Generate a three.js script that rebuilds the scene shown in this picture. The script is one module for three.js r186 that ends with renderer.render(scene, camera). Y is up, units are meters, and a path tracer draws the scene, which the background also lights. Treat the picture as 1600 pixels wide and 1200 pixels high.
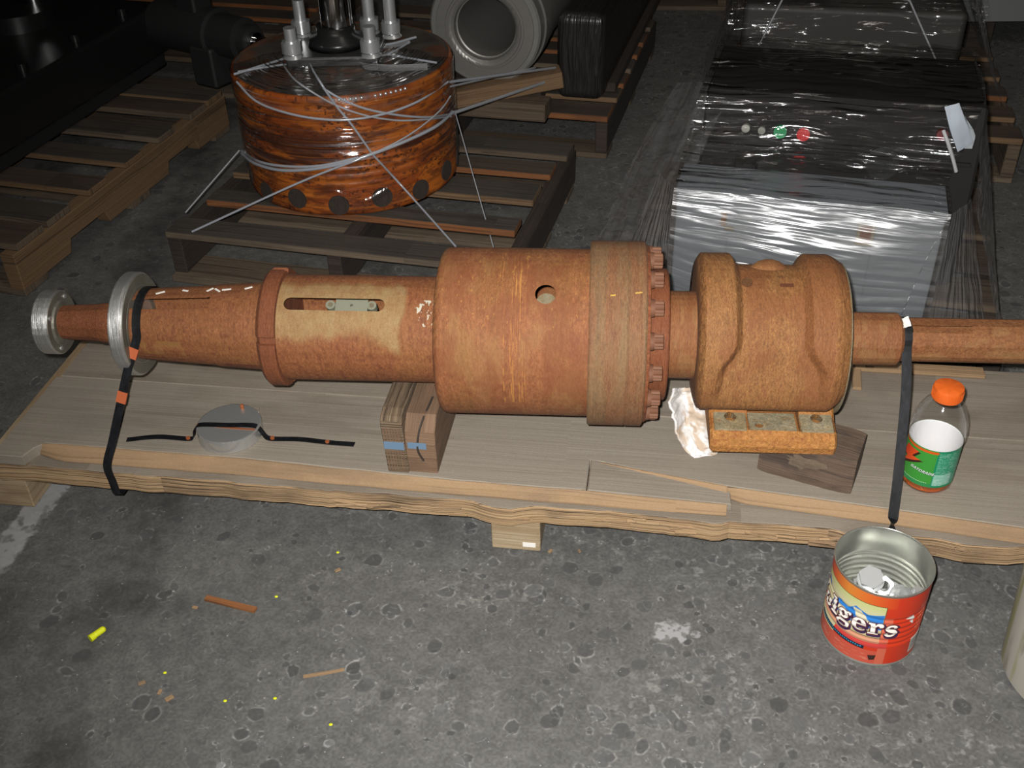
import * as THREE from 'three';
import { RoundedBoxGeometry } from 'three/addons/geometries/RoundedBoxGeometry.js';
import { mergeGeometries, mergeVertices, toCreasedNormals } from 'three/addons/utils/BufferGeometryUtils.js';
import { RectAreaLightUniformsLib } from 'three/addons/lights/RectAreaLightUniformsLib.js';
import { Brush, Evaluator, SUBTRACTION } from 'three-bvh-csg';

// ───────────────────────── camera ─────────────────────────
const scene = new THREE.Scene();
scene.background = new THREE.Color(0x000000);
const V = (x, y, z) => new THREE.Vector3(x, y, z);
const FOC = 1680, CX = 800, CY = 600, H = 1.42, NADIR = [870, 2900];      // focal length and the point where plumb lines meet, in pixels of a 1600x1200 frame
const dn = V(NADIR[0] - CX, NADIR[1] - CY, FOC).normalize();               // "down" in lens axes (right, down, forward)
const fw = V(0, 0, 1).addScaledVector(dn, -dn.z).normalize();
const rt = new THREE.Vector3().crossVectors(dn, fw); if (rt.x < 0) rt.negate();
const camera = new THREE.PerspectiveCamera(2 * Math.atan(600 / FOC) * 180 / Math.PI, 4 / 3, 0.05, 60);
camera.position.set(0, H, 0);
camera.quaternion.setFromRotationMatrix(new THREE.Matrix4().makeBasis(
  V(rt.x, -dn.x, -fw.x), V(-rt.y, dn.y, fw.y), V(-rt.z, dn.z, fw.z)));
scene.add(camera);
const renderer = new THREE.WebGLRenderer({ antialias: true });
renderer.toneMapping = THREE.LinearToneMapping;
renderer.toneMappingExposure = 1.0;
renderer.shadowMap.enabled = true;
RectAreaLightUniformsLib.init();

// ───────────────────────── light ─────────────────────────
// the camera's own flash, a few centimetres up and left of the lens, its beam a little to the right
const flash = new THREE.SpotLight(new THREE.Color(1.0, 0.985, 0.965), 23, 0, 47 * Math.PI / 180, 1, 2);
flash.name = 'camera_flash';
flash.position.set(-0.03, H + 0.035, -0.01);
flash.target.position.set(0.3, 0.1, -1.7);
flash.castShadow = true; flash.shadow.radius = 0.6; flash.shadow.mapSize.set(2048, 2048);
scene.add(flash, flash.target);

// pixel -> point on a level plane, on a plane across z, or on an upright cylinder (distance always from what the thing touches)
function ray(px, py) { const v = V(px - CX, py - CY, FOC); return V(v.dot(rt), -v.dot(dn), -v.dot(fw)).divideScalar(FOC); }
function onY(px, py, y) { const r = ray(px, py); return r.multiplyScalar((y - H) / r.y).add(V(0, H, 0)); }
function onZ(px, py, z) { const r = ray(px, py); return r.multiplyScalar(z / r.z).add(V(0, H, 0)); }
function onCyl(px, py, cx, cz, rad) {
  const r = ray(px, py), a = r.x * r.x + r.z * r.z, b = -2 * (r.x * cx + r.z * cz), c = cx * cx + cz * cz - rad * rad;
  const D = Math.max(b * b - 4 * a * c, 0), t = (-b - Math.sqrt(D)) / (2 * a);
  return r.multiplyScalar(t).add(V(0, H, 0));
}

// ───────────────────────── helpers ─────────────────────────
const D2R = Math.PI / 180;
function rng(seed) { let a = seed >>> 0; return () => { a = (a + 0x6D2B79F5) | 0; let t = Math.imul(a ^ (a >>> 15), 1 | a); t = (t + Math.imul(t ^ (t >>> 7), 61 | t)) ^ t; return ((t ^ (t >>> 14)) >>> 0) / 4294967296; }; }
const NT = new Float32Array(65536); { const r = rng(77); for (let i = 0; i < 65536; i++) NT[i] = r(); }
function vn(x, y, s = 0) {
  const xi = Math.floor(x), yi = Math.floor(y), fx = x - xi, fy = y - yi, u = fx * fx * (3 - 2 * fx), v = fy * fy * (3 - 2 * fy);
  const h = (i, j) => NT[((i + s * 37) & 255) | (((j + s * 91) & 255) << 8)];
  const a = h(xi, yi), b = h(xi + 1, yi), c = h(xi, yi + 1), d = h(xi + 1, yi + 1);
  return a + (b - a) * u + (c - a) * v + (a - b - c + d) * u * v;
}
function fbm(x, y, o = 4, s = 0) { let t = 0, a = 0.5, n = 0; for (let i = 0; i < o; i++) { t += a * vn(x, y, s + i * 7); n += a; a *= 0.55; x *= 2.03; y *= 2.03; } return t / n; }
const clamp = (x, a = 0, b = 1) => Math.min(b, Math.max(a, x));
const ss = (a, b, x) => { const t = clamp((x - a) / (b - a)); return t * t * (3 - 2 * t); };
const lerp = (a, b, t) => a + (b - a) * t;
const mix3 = (a, b, t) => [lerp(a[0], b[0], t), lerp(a[1], b[1], t), lerp(a[2], b[2], t)];
function tex(w, h, fn, srgb = true) {
  const d = new Uint8Array(w * h * 4);
  for (let y = 0, k = 0; y < h; y++) for (let x = 0; x < w; x++, k += 4) {
    const c = fn(x / w, y / h, x, y);
    if (c.length) { d[k] = clamp(c[0], 0, 255); d[k + 1] = clamp(c[1], 0, 255); d[k + 2] = clamp(c[2], 0, 255); } else d[k] = d[k + 1] = d[k + 2] = 0;
    d[k + 3] = 255;
  }
  const t = new THREE.DataTexture(d, w, h, THREE.RGBAFormat);
  t.wrapS = t.wrapT = THREE.RepeatWrapping; t.magFilter = THREE.LinearFilter; t.minFilter = THREE.LinearMipmapLinearFilter; t.generateMipmaps = true;
  if (srgb) t.colorSpace = THREE.SRGBColorSpace;
  t.needsUpdate = true; return t;
}
const gtex = (w, h, fn) => tex(w, h, (a, b, x, y) => { const g = fn(a, b, x, y) * 255; return [g, g, g]; }, false);
function canvasTex(w, h, draw) {
  const c = document.createElement('canvas'); c.width = w; c.height = h; draw(c.getContext('2d'), w, h);
  const t = new THREE.CanvasTexture(c); t.colorSpace = THREE.SRGBColorSpace; t.wrapS = t.wrapT = THREE.RepeatWrapping; return t;
}
const std = o => new THREE.MeshStandardMaterial(o);
const phy = o => new THREE.MeshPhysicalMaterial(o);
const gray = (k, r = 1, b = 1) => new THREE.Color().setRGB(k * r, k, k * b);

const used = {};
function numbered(n) { const k = used[n] = (used[n] ?? -1) + 1; return k ? `${n}_${String(k).padStart(3, '0')}` : n; }
function mesh(name, geo, mat, parent) { const m = new THREE.Mesh(geo, mat); m.name = name; m.castShadow = m.receiveShadow = true; parent.add(m); return m; }
function thing(name, label, category, pos = [0, 0, 0], turn = 0, group) {
  const o = new THREE.Group(); o.name = numbered(name); o.position.set(...pos); o.rotation.y = turn; o.userData = { label, category };
  if (group) o.userData.group = group; scene.add(o); return o;
}
function single(name, geo, mat, label, category, group) {
  const m = mesh(numbered(name), geo, mat, scene); m.userData = { label, category }; if (group) m.userData.group = group; return m;
}
function struct(name, geo, mat) { const m = mesh(name, geo, mat, scene); m.userData = { kind: 'structure', label: 'plain ' + name.replace(/_/g, ' ') + ' of the storage hall' }; return m; }

// box with worn edges; uv in metres, u along the long axis, a different stretch of grain for every piece
const UR = rng(4242);
function boxUV(g, axis = 'x', su = 1.2, sv = 0.3) {
  const p = g.attributes.position, n = g.attributes.normal, uv = new Float32Array(p.count * 2), o1 = UR(), o2 = UR();
  const L = { x: 0, y: 1, z: 2 }[axis];
  for (let i = 0; i < p.count; i++) {
    const P = [p.getX(i), p.getY(i), p.getZ(i)], N = [Math.abs(n.getX(i)), Math.abs(n.getY(i)), Math.abs(n.getZ(i))];
    const k = N.indexOf(Math.max(...N)); let a, b;
    if (k === L) { const q = [0, 1, 2].filter(j => j !== L); a = P[q[0]] * 1.2; b = P[q[1]]; }
    else { a = P[L]; b = P[[0, 1, 2].find(j => j !== L && j !== k)]; }
    uv[2 * i] = a / su + o1; uv[2 * i + 1] = b / sv + o2;
  }
  g.setAttribute('uv', new THREE.BufferAttribute(uv, 2)); return g;
}
function wbox(w, h, d, axis = 'x', r = 0.003, cx = 0, cy = 0, cz = 0, su, sv) {
  const g = new RoundedBoxGeometry(w, h, d, 1, Math.min(r, w / 2.1, h / 2.1, d / 2.1)); boxUV(g, axis, su, sv); return g.translate(cx, cy, cz);
}
// solid of revolution about x from [u, r] pairs; angle 0 faces +z, 90 degrees is up; uv = 0..1 along and around
function rev(prof, seg = 96, rfn) {
  const n = prof.length, pos = [], uv = [], idx = [], u0 = prof[0][0], u1 = prof[n - 1][0];
  for (let i = 0; i < n; i++) for (let j = 0; j <= seg; j++) {
    const a = -Math.PI + j / seg * 2 * Math.PI, r = rfn ? rfn(prof[i][0], a, prof[i][1]) : prof[i][1];
    pos.push(prof[i][0], r * Math.sin(a), r * Math.cos(a)); uv.push((prof[i][0] - u0) / (u1 - u0 || 1), j / seg);
  }
  for (let i = 0; i < n - 1; i++) for (let j = 0; j < seg; j++) { const a = i * (seg + 1) + j, b = a + seg + 1; idx.push(a, b + 1, b, a, a + 1, b + 1); }
  const g = new THREE.BufferGeometry();
  g.setAttribute('position', new THREE.Float32BufferAttribute(pos, 3)); g.setAttribute('uv', new THREE.Float32BufferAttribute(uv, 2)); g.setIndex(idx);
  return toCreasedNormals(g, 0.6);
}
const ev = new Evaluator(); ev.attributes = ['position', 'normal', 'uv']; ev.useGroups = false;
function cut(geo, ...cutters) {
  let b = new Brush(geo); b.updateMatrixWorld();
  for (const c of cutters) { const k = new Brush(c); k.updateMatrixWorld(); b = ev.evaluate(b, k, SUBTRACTION); }
  return b.geometry;
}
// ribbon of given width and thickness along points; side = direction across
function ribbon(pts, width, thick, side, n = 60) {
  const curve = new THREE.CatmullRomCurve3(pts, false, 'centripetal'), pos = [], uv = [], idx = [];
  const P = curve.getPoints(n); let len = 0;
  for (let i = 0; i <= n; i++) {
    const t = P[Math.min(i + 1, n)].clone().sub(P[Math.max(i - 1, 0)]).normalize();
    const s = (typeof side === 'function' ? side(i / n) : side).clone(); s.addScaledVector(t, -s.dot(t)).normalize();
    const nn = new THREE.Vector3().crossVectors(t, s); if (i) len += P[i].distanceTo(P[i - 1]);
    for (const [a, b] of [[-1, -1], [1, -1], [1, 1], [-1, 1]]) { const q = P[i].clone().addScaledVector(s, a * width / 2).addScaledVector(nn, b * thick / 2); pos.push(q.x, q.y, q.z); uv.push(len / 1.2, (a + b * 0.1) * width / 0.6); }
  }
  for (let i = 0; i < n; i++) for (let k = 0; k < 4; k++) { const a = i * 4 + k, b = i * 4 + (k + 1) % 4; idx.push(a, a + 4, b, b, a + 4, b + 4); }
  idx.push(0, 1, 2, 0, 2, 3); const e = n * 4; idx.push(e, e + 2, e + 1, e, e + 3, e + 2);
  const g = new THREE.BufferGeometry(); g.setAttribute('position', new THREE.Float32BufferAttribute(pos, 3)); g.setAttribute('uv', new THREE.Float32BufferAttribute(uv, 2)); g.setIndex(idx);
  return toCreasedNormals(g, 0.7);
}
const tube = (pts, r, n = 40, s = 6) => new THREE.TubeGeometry(new THREE.CatmullRomCurve3(pts, false, 'centripetal'), n, r, s);
// smooth sheet through rows of points, crumpled along its normal; closed = thin
function sheet(rows, nu, nv, amp, fx, fy, seed, thick = 0) {
  const R = rows.map(r => new THREE.CatmullRomCurve3(r, false, 'centripetal').getPoints(nu));
  const cols = []; for (let i = 0; i <= nu; i++) cols.push(new THREE.CatmullRomCurve3(R.map(r => r[i]), false, 'centripetal').getPoints(nv));
  const build = off => {
    const pos = [], uv = [];
    for (let j = 0; j <= nv; j++) for (let i = 0; i <= nu; i++) {
      const p = cols[i][j], a = cols[Math.min(i + 1, nu)][j].clone().sub(cols[Math.max(i - 1, 0)][j]), b = cols[i][Math.min(j + 1, nv)].clone().sub(cols[i][Math.max(j - 1, 0)]);
      const n = a.cross(b).normalize(), k = amp * (fbm(i / nu * fx, j / nv * fy, 4, seed) - 0.5) * 2 + off;
      pos.push(p.x + n.x * k, p.y + n.y * k, p.z + n.z * k); uv.push(i / nu, j / nv);
    }
    return [pos, uv];
  };
  const idx = [], [p1, u1] = build(0); let pos = p1, uv = u1; const w = nu + 1, N = w * (nv + 1);
  for (let j = 0; j < nv; j++) for (let i = 0; i < nu; i++) { const a = j * w + i; idx.push(a, a + 1, a + w, a + 1, a + w + 1, a + w); }
  if (thick) {
    const [p2, u2] = build(-thick); pos = p1.concat(p2); uv = u1.concat(u2);
    for (let j = 0; j < nv; j++) for (let i = 0; i < nu; i++) { const a = N + j * w + i; idx.push(a, a + w, a + 1, a + 1, a + w, a + w + 1); }
    const rim = []; for (let i = 0; i <= nu; i++) rim.push(i); for (let j = 1; j <= nv; j++) rim.push(j * w + nu); for (let i = nu - 1; i >= 0; i--) rim.push(nv * w + i); for (let j = nv - 1; j > 0; j--) rim.push(j * w);
    for (let k = 0; k < rim.length; k++) { const a = rim[k], b = rim[(k + 1) % rim.length]; idx.push(a, a + N, b, b, a + N, b + N); }
  }
  const g = new THREE.BufferGeometry(); g.setAttribute('position', new THREE.Float32BufferAttribute(pos, 3)); g.setAttribute('uv', new THREE.Float32BufferAttribute(uv, 2)); g.setIndex(idx); g.computeVertexNormals(); return g;
}
function extr(pts, depth, bevel = 0.001) {       // outline in x-y, extruded along z
  const s = new THREE.Shape(pts.map(p => new THREE.Vector2(p[0], p[1])));
  return new THREE.ExtrudeGeometry(s, { depth, bevelEnabled: bevel > 0, bevelThickness: bevel, bevelSize: bevel, bevelOffset: -bevel, bevelSegments: 1, curveSegments: 10 });
}
const hexBar = (r, h) => new THREE.CylinderGeometry(r, r, h, 6);

// ───────────────────────── textures and materials ─────────────────────────
// concrete: floor patch 2.4 m x 2.4 m, x -1.2..1.2, z -3.0..-0.6 in one tile
const FS = 2048, FT = 2.4, FX = 1.2, FZ = 3.0;
const floorPx = (x, z) => [(x + FX) / FT * FS, (z + FZ) / FT * FS];
const floorH = new Float32Array(FS * FS).fill(0);
const floorTex = (() => {
  const d = new Float32Array(FS * FS * 3), R = rng(9);
  for (let y = 0; y < FS; y++) for (let x = 0; x < FS; x++) {
    const u = x / FS, v = y / FS, wx = u * FT - FX, wz = v * FT - FZ;
    let g = 90 + 12 * (fbm(u * 14, v * 14, 4, 1) - 0.5) + 24 * (fbm(u * 100, v * 100, 4, 2) - 0.5) + 20 * (vn(u * 700, v * 700, 3) - 0.5);
    // oily dark smudges, mostly on the left
    const sm = ss(0.52, 0.74, fbm(u * 9 + 3.1, v * 7, 5, 5)) * ss(0.3, -0.7, wx);
    g *= 1 - 0.34 * sm * (0.55 + 0.9 * fbm(u * 90, v * 130, 3, 6));
    // pale dusty scuffs
    const sc = ss(0.56, 0.76, fbm(u * 210 + 9, v * 260, 3, 11)) * (0.3 + 0.7 * ss(-0.6, 0.2, wx)) * ss(0.45, 0.7, fbm(u * 20, v * 20, 3, 12));
    g += 28 * sc;
    const k = (y * FS + x) * 3; d[k] = g * 1.01; d[k + 1] = g; d[k + 2] = g * 0.965;
  }
  // aggregate stones ground flush: darker core, broken pale rim
  const stone = (cx, cy, a, b, th, tone, rim, rough) => {
    const m = Math.ceil(Math.max(a, b) * 1.5 + 3), c = Math.cos(th), s = Math.sin(th), sd = Math.floor(R() * 200);
    for (let j = -m; j <= m; j++) for (let i = -m; i <= m; i++) {
      const x = (Math.round(cx) + i + FS) % FS, y = (Math.round(cy) + j + FS) % FS, p = (i * c + j * s) / a, q = (-i * s + j * c) / b;
      const ang = Math.atan2(q, p), r = Math.hypot(p, q) * (1 + rough * (vn(ang * 1.6 + 9, sd, sd) - 0.5)), k = (y * FS + x) * 3;
      const inn = 1 - ss(0.85, 1.02, r), rr = Math.exp(-Math.pow((r - 1.08) * Math.min(a, b) / 1.3, 2)) * ss(0.3, 0.75, vn(ang * 2 + 20, sd * 1.7, sd + 3));
      for (let t = 0; t < 3; t++) d[k + t] = lerp(d[k + t], d[k + t] * 0.45 + tone * 0.55, inn) + rim * rr;
      floorH[y * FS + x] -= 0.25 * inn;
    }
  };
  for (let n = 0; n < 6500; n++) {
    const wx = R() * FT - FX, wz = -FZ + R() * FT; if (R() > 0.22 + 0.78 * ss(-0.75, 0.1, wx)) continue;
    const [px, py] = floorPx(wx, wz), a = (2 + Math.pow(R(), 2.4) * 12.5), b = a * (0.6 + R() * 0.4);
    stone(px, py, a, b, R() * 3.14, 50 + R() * 44, R() < 0.65 ? 14 + R() * 34 : 6, 0.28);
  }
  // fine pale scratches and tiny white specks
  for (let n = 0; n < 5200; n++) {
    let x = R() * FS, y = R() * FS, a = R() * 6.28; const l = 3 + R() * 13, br = 8 + R() * 24;
    for (let i = 0; i < l; i++) { const k = ((Math.floor(y) & 2047) * FS + (Math.floor(x) & 2047)) * 3; for (let t = 0; t < 3; t++) d[k + t] += br; x += Math.cos(a); y += Math.sin(a); a += (R() - 0.5) * 0.7; }
  }
  for (let n = 0; n < 1100; n++) { const k = (Math.floor(R() * FS) * FS + Math.floor(R() * FS)) * 3, b = 40 + R() * 110; for (let t = 0; t < 3; t++) { d[k + t] += b; d[k + 3 + t] += b * 0.4; } }
  // pale splash by the can and the worn paint line under the left runner
  const blot = (x0, z0, ra, rb, col, sd, edge) => {
    const [cx, cy] = floorPx(x0, z0), m = Math.ceil(Math.max(ra, rb) / FT * FS * 1.6);
    for (let j = -m; j <= m; j++) for (let i = -m; i <= m; i++) {
      const p = i / (ra / FT * FS), q = j / (rb / FT * FS), r = Math.hypot(p, q) + edge * (fbm(i / 14 + 50, j / 14 + 50, 4, sd) - 0.5), w = 1 - ss(0.75, 0.95, r);
      if (w > 0) { const k = ((Math.round(cy) + j) * FS + Math.round(cx) + i) * 3, hole = ss(0.5, 0.62, fbm(i / 9, j / 9, 3, sd + 2)); for (let t = 0; t < 3; t++) d[k + t] = lerp(d[k + t], col[t], w * (1 - 0.65 * hole)); }
    }
  };
  blot(0.258, -1.222, 0.035, 0.027, [150, 150, 150], 31, 1.1);
  blot(0.296, -1.213, 0.010, 0.009, [138, 138, 138], 33, 0.8);
  blot(-0.30, -1.02, 0.012, 0.010, [140, 140, 140], 36, 0.9); blot(-0.46, -0.985, 0.009, 0.009, [170, 172, 172], 37, 0.9);
  const pA = onY(14, 850, 0), pB = onY(74, 775, 0), dir = pB.clone().sub(pA).normalize(), nrm = V(-dir.z, 0, dir.x);
  for (let y = 0; y < FS; y++) for (let x = 0; x < 620; x++) {
    const wx = x / FS * FT - FX, wz = y / FS * FT - FZ, dx = wx - pA.x, dz = wz - pA.z, al = dx * dir.x + dz * dir.z, ac = Math.abs(dx * nrm.x + dz * nrm.z);
    if (ac < 0.05 && al > -0.09 && al < 0.9) { const w = (1 - ss(0.024, 0.034, ac + 0.02 * (fbm(x / 9, y / 9, 4, 41) - 0.5))) * ss(-0.085, -0.05, al) * (0.75 - 0.5 * ss(0.5, 0.7, fbm(x / 20, y / 20, 4, 42))), k = (y * FS + x) * 3; for (let t = 0; t < 3; t++) d[k + t] = lerp(d[k + t], 172, w); }
  }
  return tex(FS, FS, (u, v, x, y) => { const k = (y * FS + x) * 3; return [d[k], d[k + 1], d[k + 2]]; });
})();
const floorBump = gtex(1024, 1024, (u, v, x, y) => clamp(0.5 + floorH[(y * 2) * FS + x * 2] * 0.6 + 0.5 * (fbm(u * 220, v * 220, 3, 3) - 0.5)));
floorTex.wrapS = floorTex.wrapT = floorBump.wrapS = floorBump.wrapT = THREE.MirroredRepeatWrapping;
const M = {};
M.floor = std({ map: floorTex, bumpMap: floorBump, bumpScale: 0.0012, roughness: 0.82, color: gray(0.86) });
M.wall = std({ color: 0x4a4a48, roughness: 0.95 });
M.ceiling = std({ color: 0x3c3d3f, roughness: 0.95 });

// wood: u along the grain (1.2 m a tile), v across (0.3 m a tile)
function woodTex(light, dark, stain, seed, o = {}) {
  const w = 1024, h = 512;
  return tex(w, h, (u, v) => {
    const warp = fbm(u * 3, v * 3, 3, seed) * 0.12 + 0.02 * Math.sin(v * 9 + seed);
    const ring = fbm((v + warp) * 46, u * 1.6, 3, seed + 1), fine = fbm(v * 240, u * 9, 3, seed + 2);
    let t = clamp(0.2 + 0.55 * ring + (o.fine ?? 0.45) * (fine - 0.5));
    let c = mix3(light, dark, t);
    const crack = ss(0.7, 0.76, fbm((v + warp) * 60 + 7, u * 2.2, 2, seed + 3)) * (o.crack ?? 0.35); c = mix3(c, [dark[0] * 0.45, dark[1] * 0.42, dark[2] * 0.4], crack);
    const st = ss(0.5, 0.74, fbm(u * 5 + 4, v * 4, 5, seed + 5)) * (o.stain ?? 0.5); c = mix3(c, stain, st * (0.5 + 0.5 * fine));
    const gn = (vn(u * 700, v * 420, seed + 8) - 0.5) * 14; return [c[0] + gn, c[1] + gn, c[2] + gn];
  });
}
const grainBump = gtex(512, 512, (u, v) => clamp(0.5 + 0.8 * (fbm(v * 90, u * 4, 3, 61) - 0.5) + 0.4 * (fbm(v * 220, u * 16, 2, 62) - 0.5)));
const wood = (l, d, s, seed, o = {}) => std({ map: woodTex(l, d, s, seed, o), bumpMap: grainBump, bumpScale: o.bump ?? 0.0012, roughness: 0.85, color: gray(o.k ?? 0.62) });
M.deck = wood([174, 164, 149], [153, 141, 124], [130, 116, 100], 3, { crack: 0.06, stain: 0.45, fine: 0.22, bump: 0.0005, k: 0.6 });
M.deck2 = wood([170, 159, 144], [149, 136, 118], [124, 110, 94], 14, { crack: 0.08, stain: 0.5, fine: 0.22, bump: 0.0005, k: 0.58 });
M.fresh = wood([198, 168, 128], [164, 130, 92], [104, 84, 64], 21, { crack: 0.8, stain: 0.9, bump: 0.004, k: 0.62 });
M.split = wood([194, 160, 122], [172, 138, 100], [132, 110, 86], 25, { crack: 0.2, stain: 0.6, k: 0.53 });
M.post = wood([190, 172, 142], [160, 136, 102], [122, 92, 60], 29, { crack: 0.2, k: 0.72 });
M.old = wood([142, 126, 106], [104, 86, 66], [70, 58, 48], 33, { k: 0.62 });
M.old2 = wood([124, 108, 88], [86, 68, 50], [58, 46, 38], 37, { k: 0.62 });
M.oldDark = wood([84, 70, 58], [52, 42, 34], [38, 31, 26], 43, { k: 0.55 });
M.oldTan = wood([164, 132, 96], [130, 98, 66], [88, 66, 46], 47, { k: 0.52 });
M.oldOrange = wood([166, 108, 60], [132, 78, 40], [86, 54, 34], 51, { k: 0.62 });
M.blockGray = wood([158, 140, 114], [92, 68, 46], [120, 100, 78], 55, { crack: 0.6, stain: 0.3, bump: 0.006, k: 0.66 });
M.blockBrown = wood([152, 122, 96], [120, 90, 66], [96, 74, 56], 57, { crack: 0.25, k: 0.62 });
M.blockDark = wood([128, 106, 88], [92, 74, 60], [58, 48, 42], 59, { crack: 0.3, stain: 0.8, k: 0.62 });
M.topGray = wood([92, 84, 74], [66, 58, 50], [48, 42, 37], 73, { k: 0.62 });
M.topBrown = wood([100, 84, 68], [70, 56, 44], [50, 41, 34], 75, { k: 0.62 });
M.bluePaint = std({ color: 0x5a7186, roughness: 0.8 });

// rust on turned steel, painted per section: s along, t around (0.5 faces level out, 0.75 is the top)
function rustTex(w, h, base, alt, dark, seed, fn) {
  return tex(w, h, (s, t) => {
    const big = fbm(s * 5, t * 7, 5, seed), med = fbm(s * 26, t * 34, 4, seed + 1), fine = vn(s * w / 2.2, t * h / 2.2, seed + 2), turn = fbm(s * 120, t * 5, 3, seed + 3);
    let c = mix3(base, alt, ss(0.42, 0.68, big)); c = mix3(c, dark, ss(0.55, 0.8, med) * 0.6);
    const spk = fbm(s * w / 9, t * h / 9, 2, seed + 4), g = 26 * (med - 0.5) + 34 * (fine - 0.5) + 34 * (spk - 0.5) + 14 * (turn - 0.5); c = [c[0] + g * 1.1, c[1] + g * 0.9, c[2] + g * 0.7];
    return fn ? fn(c, s, t, big, med, fine) : c;
  });
}
const rustBump = gtex(512, 512, (u, v) => fbm(u * 90, v * 90, 3, 71));
const rust = (map, k = 0.48, o = {}) => std({ map, bumpMap: rustBump, bumpScale: 0.0008, roughness: 0.8, metalness: 0.0, color: gray(k * 0.98, 1.0, 0.84), ...o });
const chips = (c, s, t, s0, s1, t0, t1, seed, col = [238, 232, 225]) => (s > s0 && s < s1 && t > t0 && t < t1 && fbm(s * 60, t * 60, 3, seed) > 0.6 ? col : c);
M.rustTaper = rust(rustTex(512, 1024, [158, 92, 56], [148, 84, 50], [120, 62, 36], 101));
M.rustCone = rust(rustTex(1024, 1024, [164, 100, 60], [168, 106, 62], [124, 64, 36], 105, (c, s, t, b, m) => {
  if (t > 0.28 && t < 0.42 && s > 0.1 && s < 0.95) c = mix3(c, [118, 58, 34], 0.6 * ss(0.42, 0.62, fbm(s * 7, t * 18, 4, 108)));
  if (s > 0.02 && s < 0.4 && t > 0.44 && t < 0.52) c = mix3(c, [190, 140, 80], 0.6 * ss(0.5, 0.7, m));
  return c;
}));
M.rustSleeve = rust(rustTex(1024, 1024, [164, 98, 58], [168, 106, 62], [122, 62, 34], 111, (c, s, t, b, m, f) => {
  // oiled tan patch round the slot with an edge of its own
  const e = 0.03 * (fbm(s * 9, t * 14, 4, 114) - 0.5) * 2, inT = ss(0.545, 0.59, t + e + 0.05 * ss(0.5, 0.75, s) * ss(0.7, 0.58, t)) * (1 - ss(0.71, 0.76, t + e)), inS = 1 - ss(0.74, 0.78, s + e * 1.2);
  c = mix3(c, [192 + 30 * (f - 0.5), 162 + 30 * (f - 0.5), 118 + 24 * (f - 0.5)], inT * inS * (0.74 + 0.6 * (m - 0.5)));
  return chips(c, s, t, 0.84, 0.985, 0.6, 0.68, 118);
}));
M.rustBody = rust(rustTex(1024, 1536, [172, 106, 66], [168, 108, 62], [142, 76, 44], 121, (c, s, t, b, m, f) => {
  // bright orange scratches across the middle and yellowish bloom
  if (s > 0.38 && s < 0.66 && t > 0.44 && t < 0.8) { const k = vn(s * 170 + 1.2 * fbm(t * 5, s * 3, 2, 126), t * 7 + 3, 125), q = fbm(s * 160, t * 60, 2, 127); c = mix3(c, [228, 158, 80], 0.85 * ss(0.68, 0.84, k) * ss(0.38, 0.56, q) * ss(0.38, 0.45, s) * (1 - ss(0.54, 0.62, s))); }
  c = mix3(c, [184, 138, 90], 0.4 * ss(0.52, 0.72, fbm(s * 6, t * 11, 4, 128)));
  c = mix3(c, [150, 82, 46], 0.45 * ss(0.5, 0.66, fbm(s * 8 + 5, t * 13, 4, 129)));
  if (t > 0.6 && fbm(s * 70, t * 90, 3, 131) > 0.79) c = mix3(c, [226, 160, 84], 0.6);
  return c;
}));
M.rustFlange = rust(rustTex(512, 1536, [154, 104, 72], [152, 114, 82], [140, 88, 56], 141, (c, s, t, b, m) => {
  c = mix3(c, [158, 128, 96], 0.3 * ss(0.5, 0.68, fbm(s * 4, t * 12, 4, 144)));
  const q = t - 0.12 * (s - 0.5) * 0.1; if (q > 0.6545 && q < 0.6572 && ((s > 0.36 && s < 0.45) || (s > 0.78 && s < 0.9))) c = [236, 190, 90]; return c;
}), 0.5);
M.rustDark = rust(rustTex(512, 1024, [160, 90, 54], [152, 84, 48], [122, 64, 38], 151));
M.rustBolt = std({ color: gray(0.13, 1.75, 0.62), roughness: 0.75, map: rustTex(128, 128, [205, 180, 160], [190, 160, 140], [150, 120, 100], 155) });
M.rustShaft = rust(rustTex(1024, 512, [166, 106, 64], [162, 100, 58], [130, 74, 42], 161, (c, s, t) => mix3(c, [184, 142, 96], 0.4 * ss(0.52, 0.66, fbm(s * 7, t * 9, 4, 165)))));
M.rustBearing = rust(rustTex(1024, 1024, [168, 114, 66], [164, 108, 60], [142, 84, 46], 171, (c, s, t, b, m, f) => {
  c = mix3(c, [150, 88, 48], 0.5 * ss(0.46, 0.62, fbm(s * 5 + 3, t * 9, 5, 174)));
  const g = 22 * (f - 0.5); return [c[0] + g, c[1] + g * 0.8, c[2] + g * 0.5];
}), 0.5, { bumpScale: 0.0014 });
M.rustFoot = rust(rustTex(512, 512, [184, 124, 64], [174, 108, 52], [146, 84, 40], 181), 0.62, { bumpScale: 0.002 });
M.footGray = rust(rustTex(256, 256, [158, 146, 118], [150, 132, 98], [140, 112, 76], 185), 0.62, { color: gray(0.64, 1.0, 0.98) });
M.chalk = std({ color: 0xd8d4cc, roughness: 0.95 });

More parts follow.
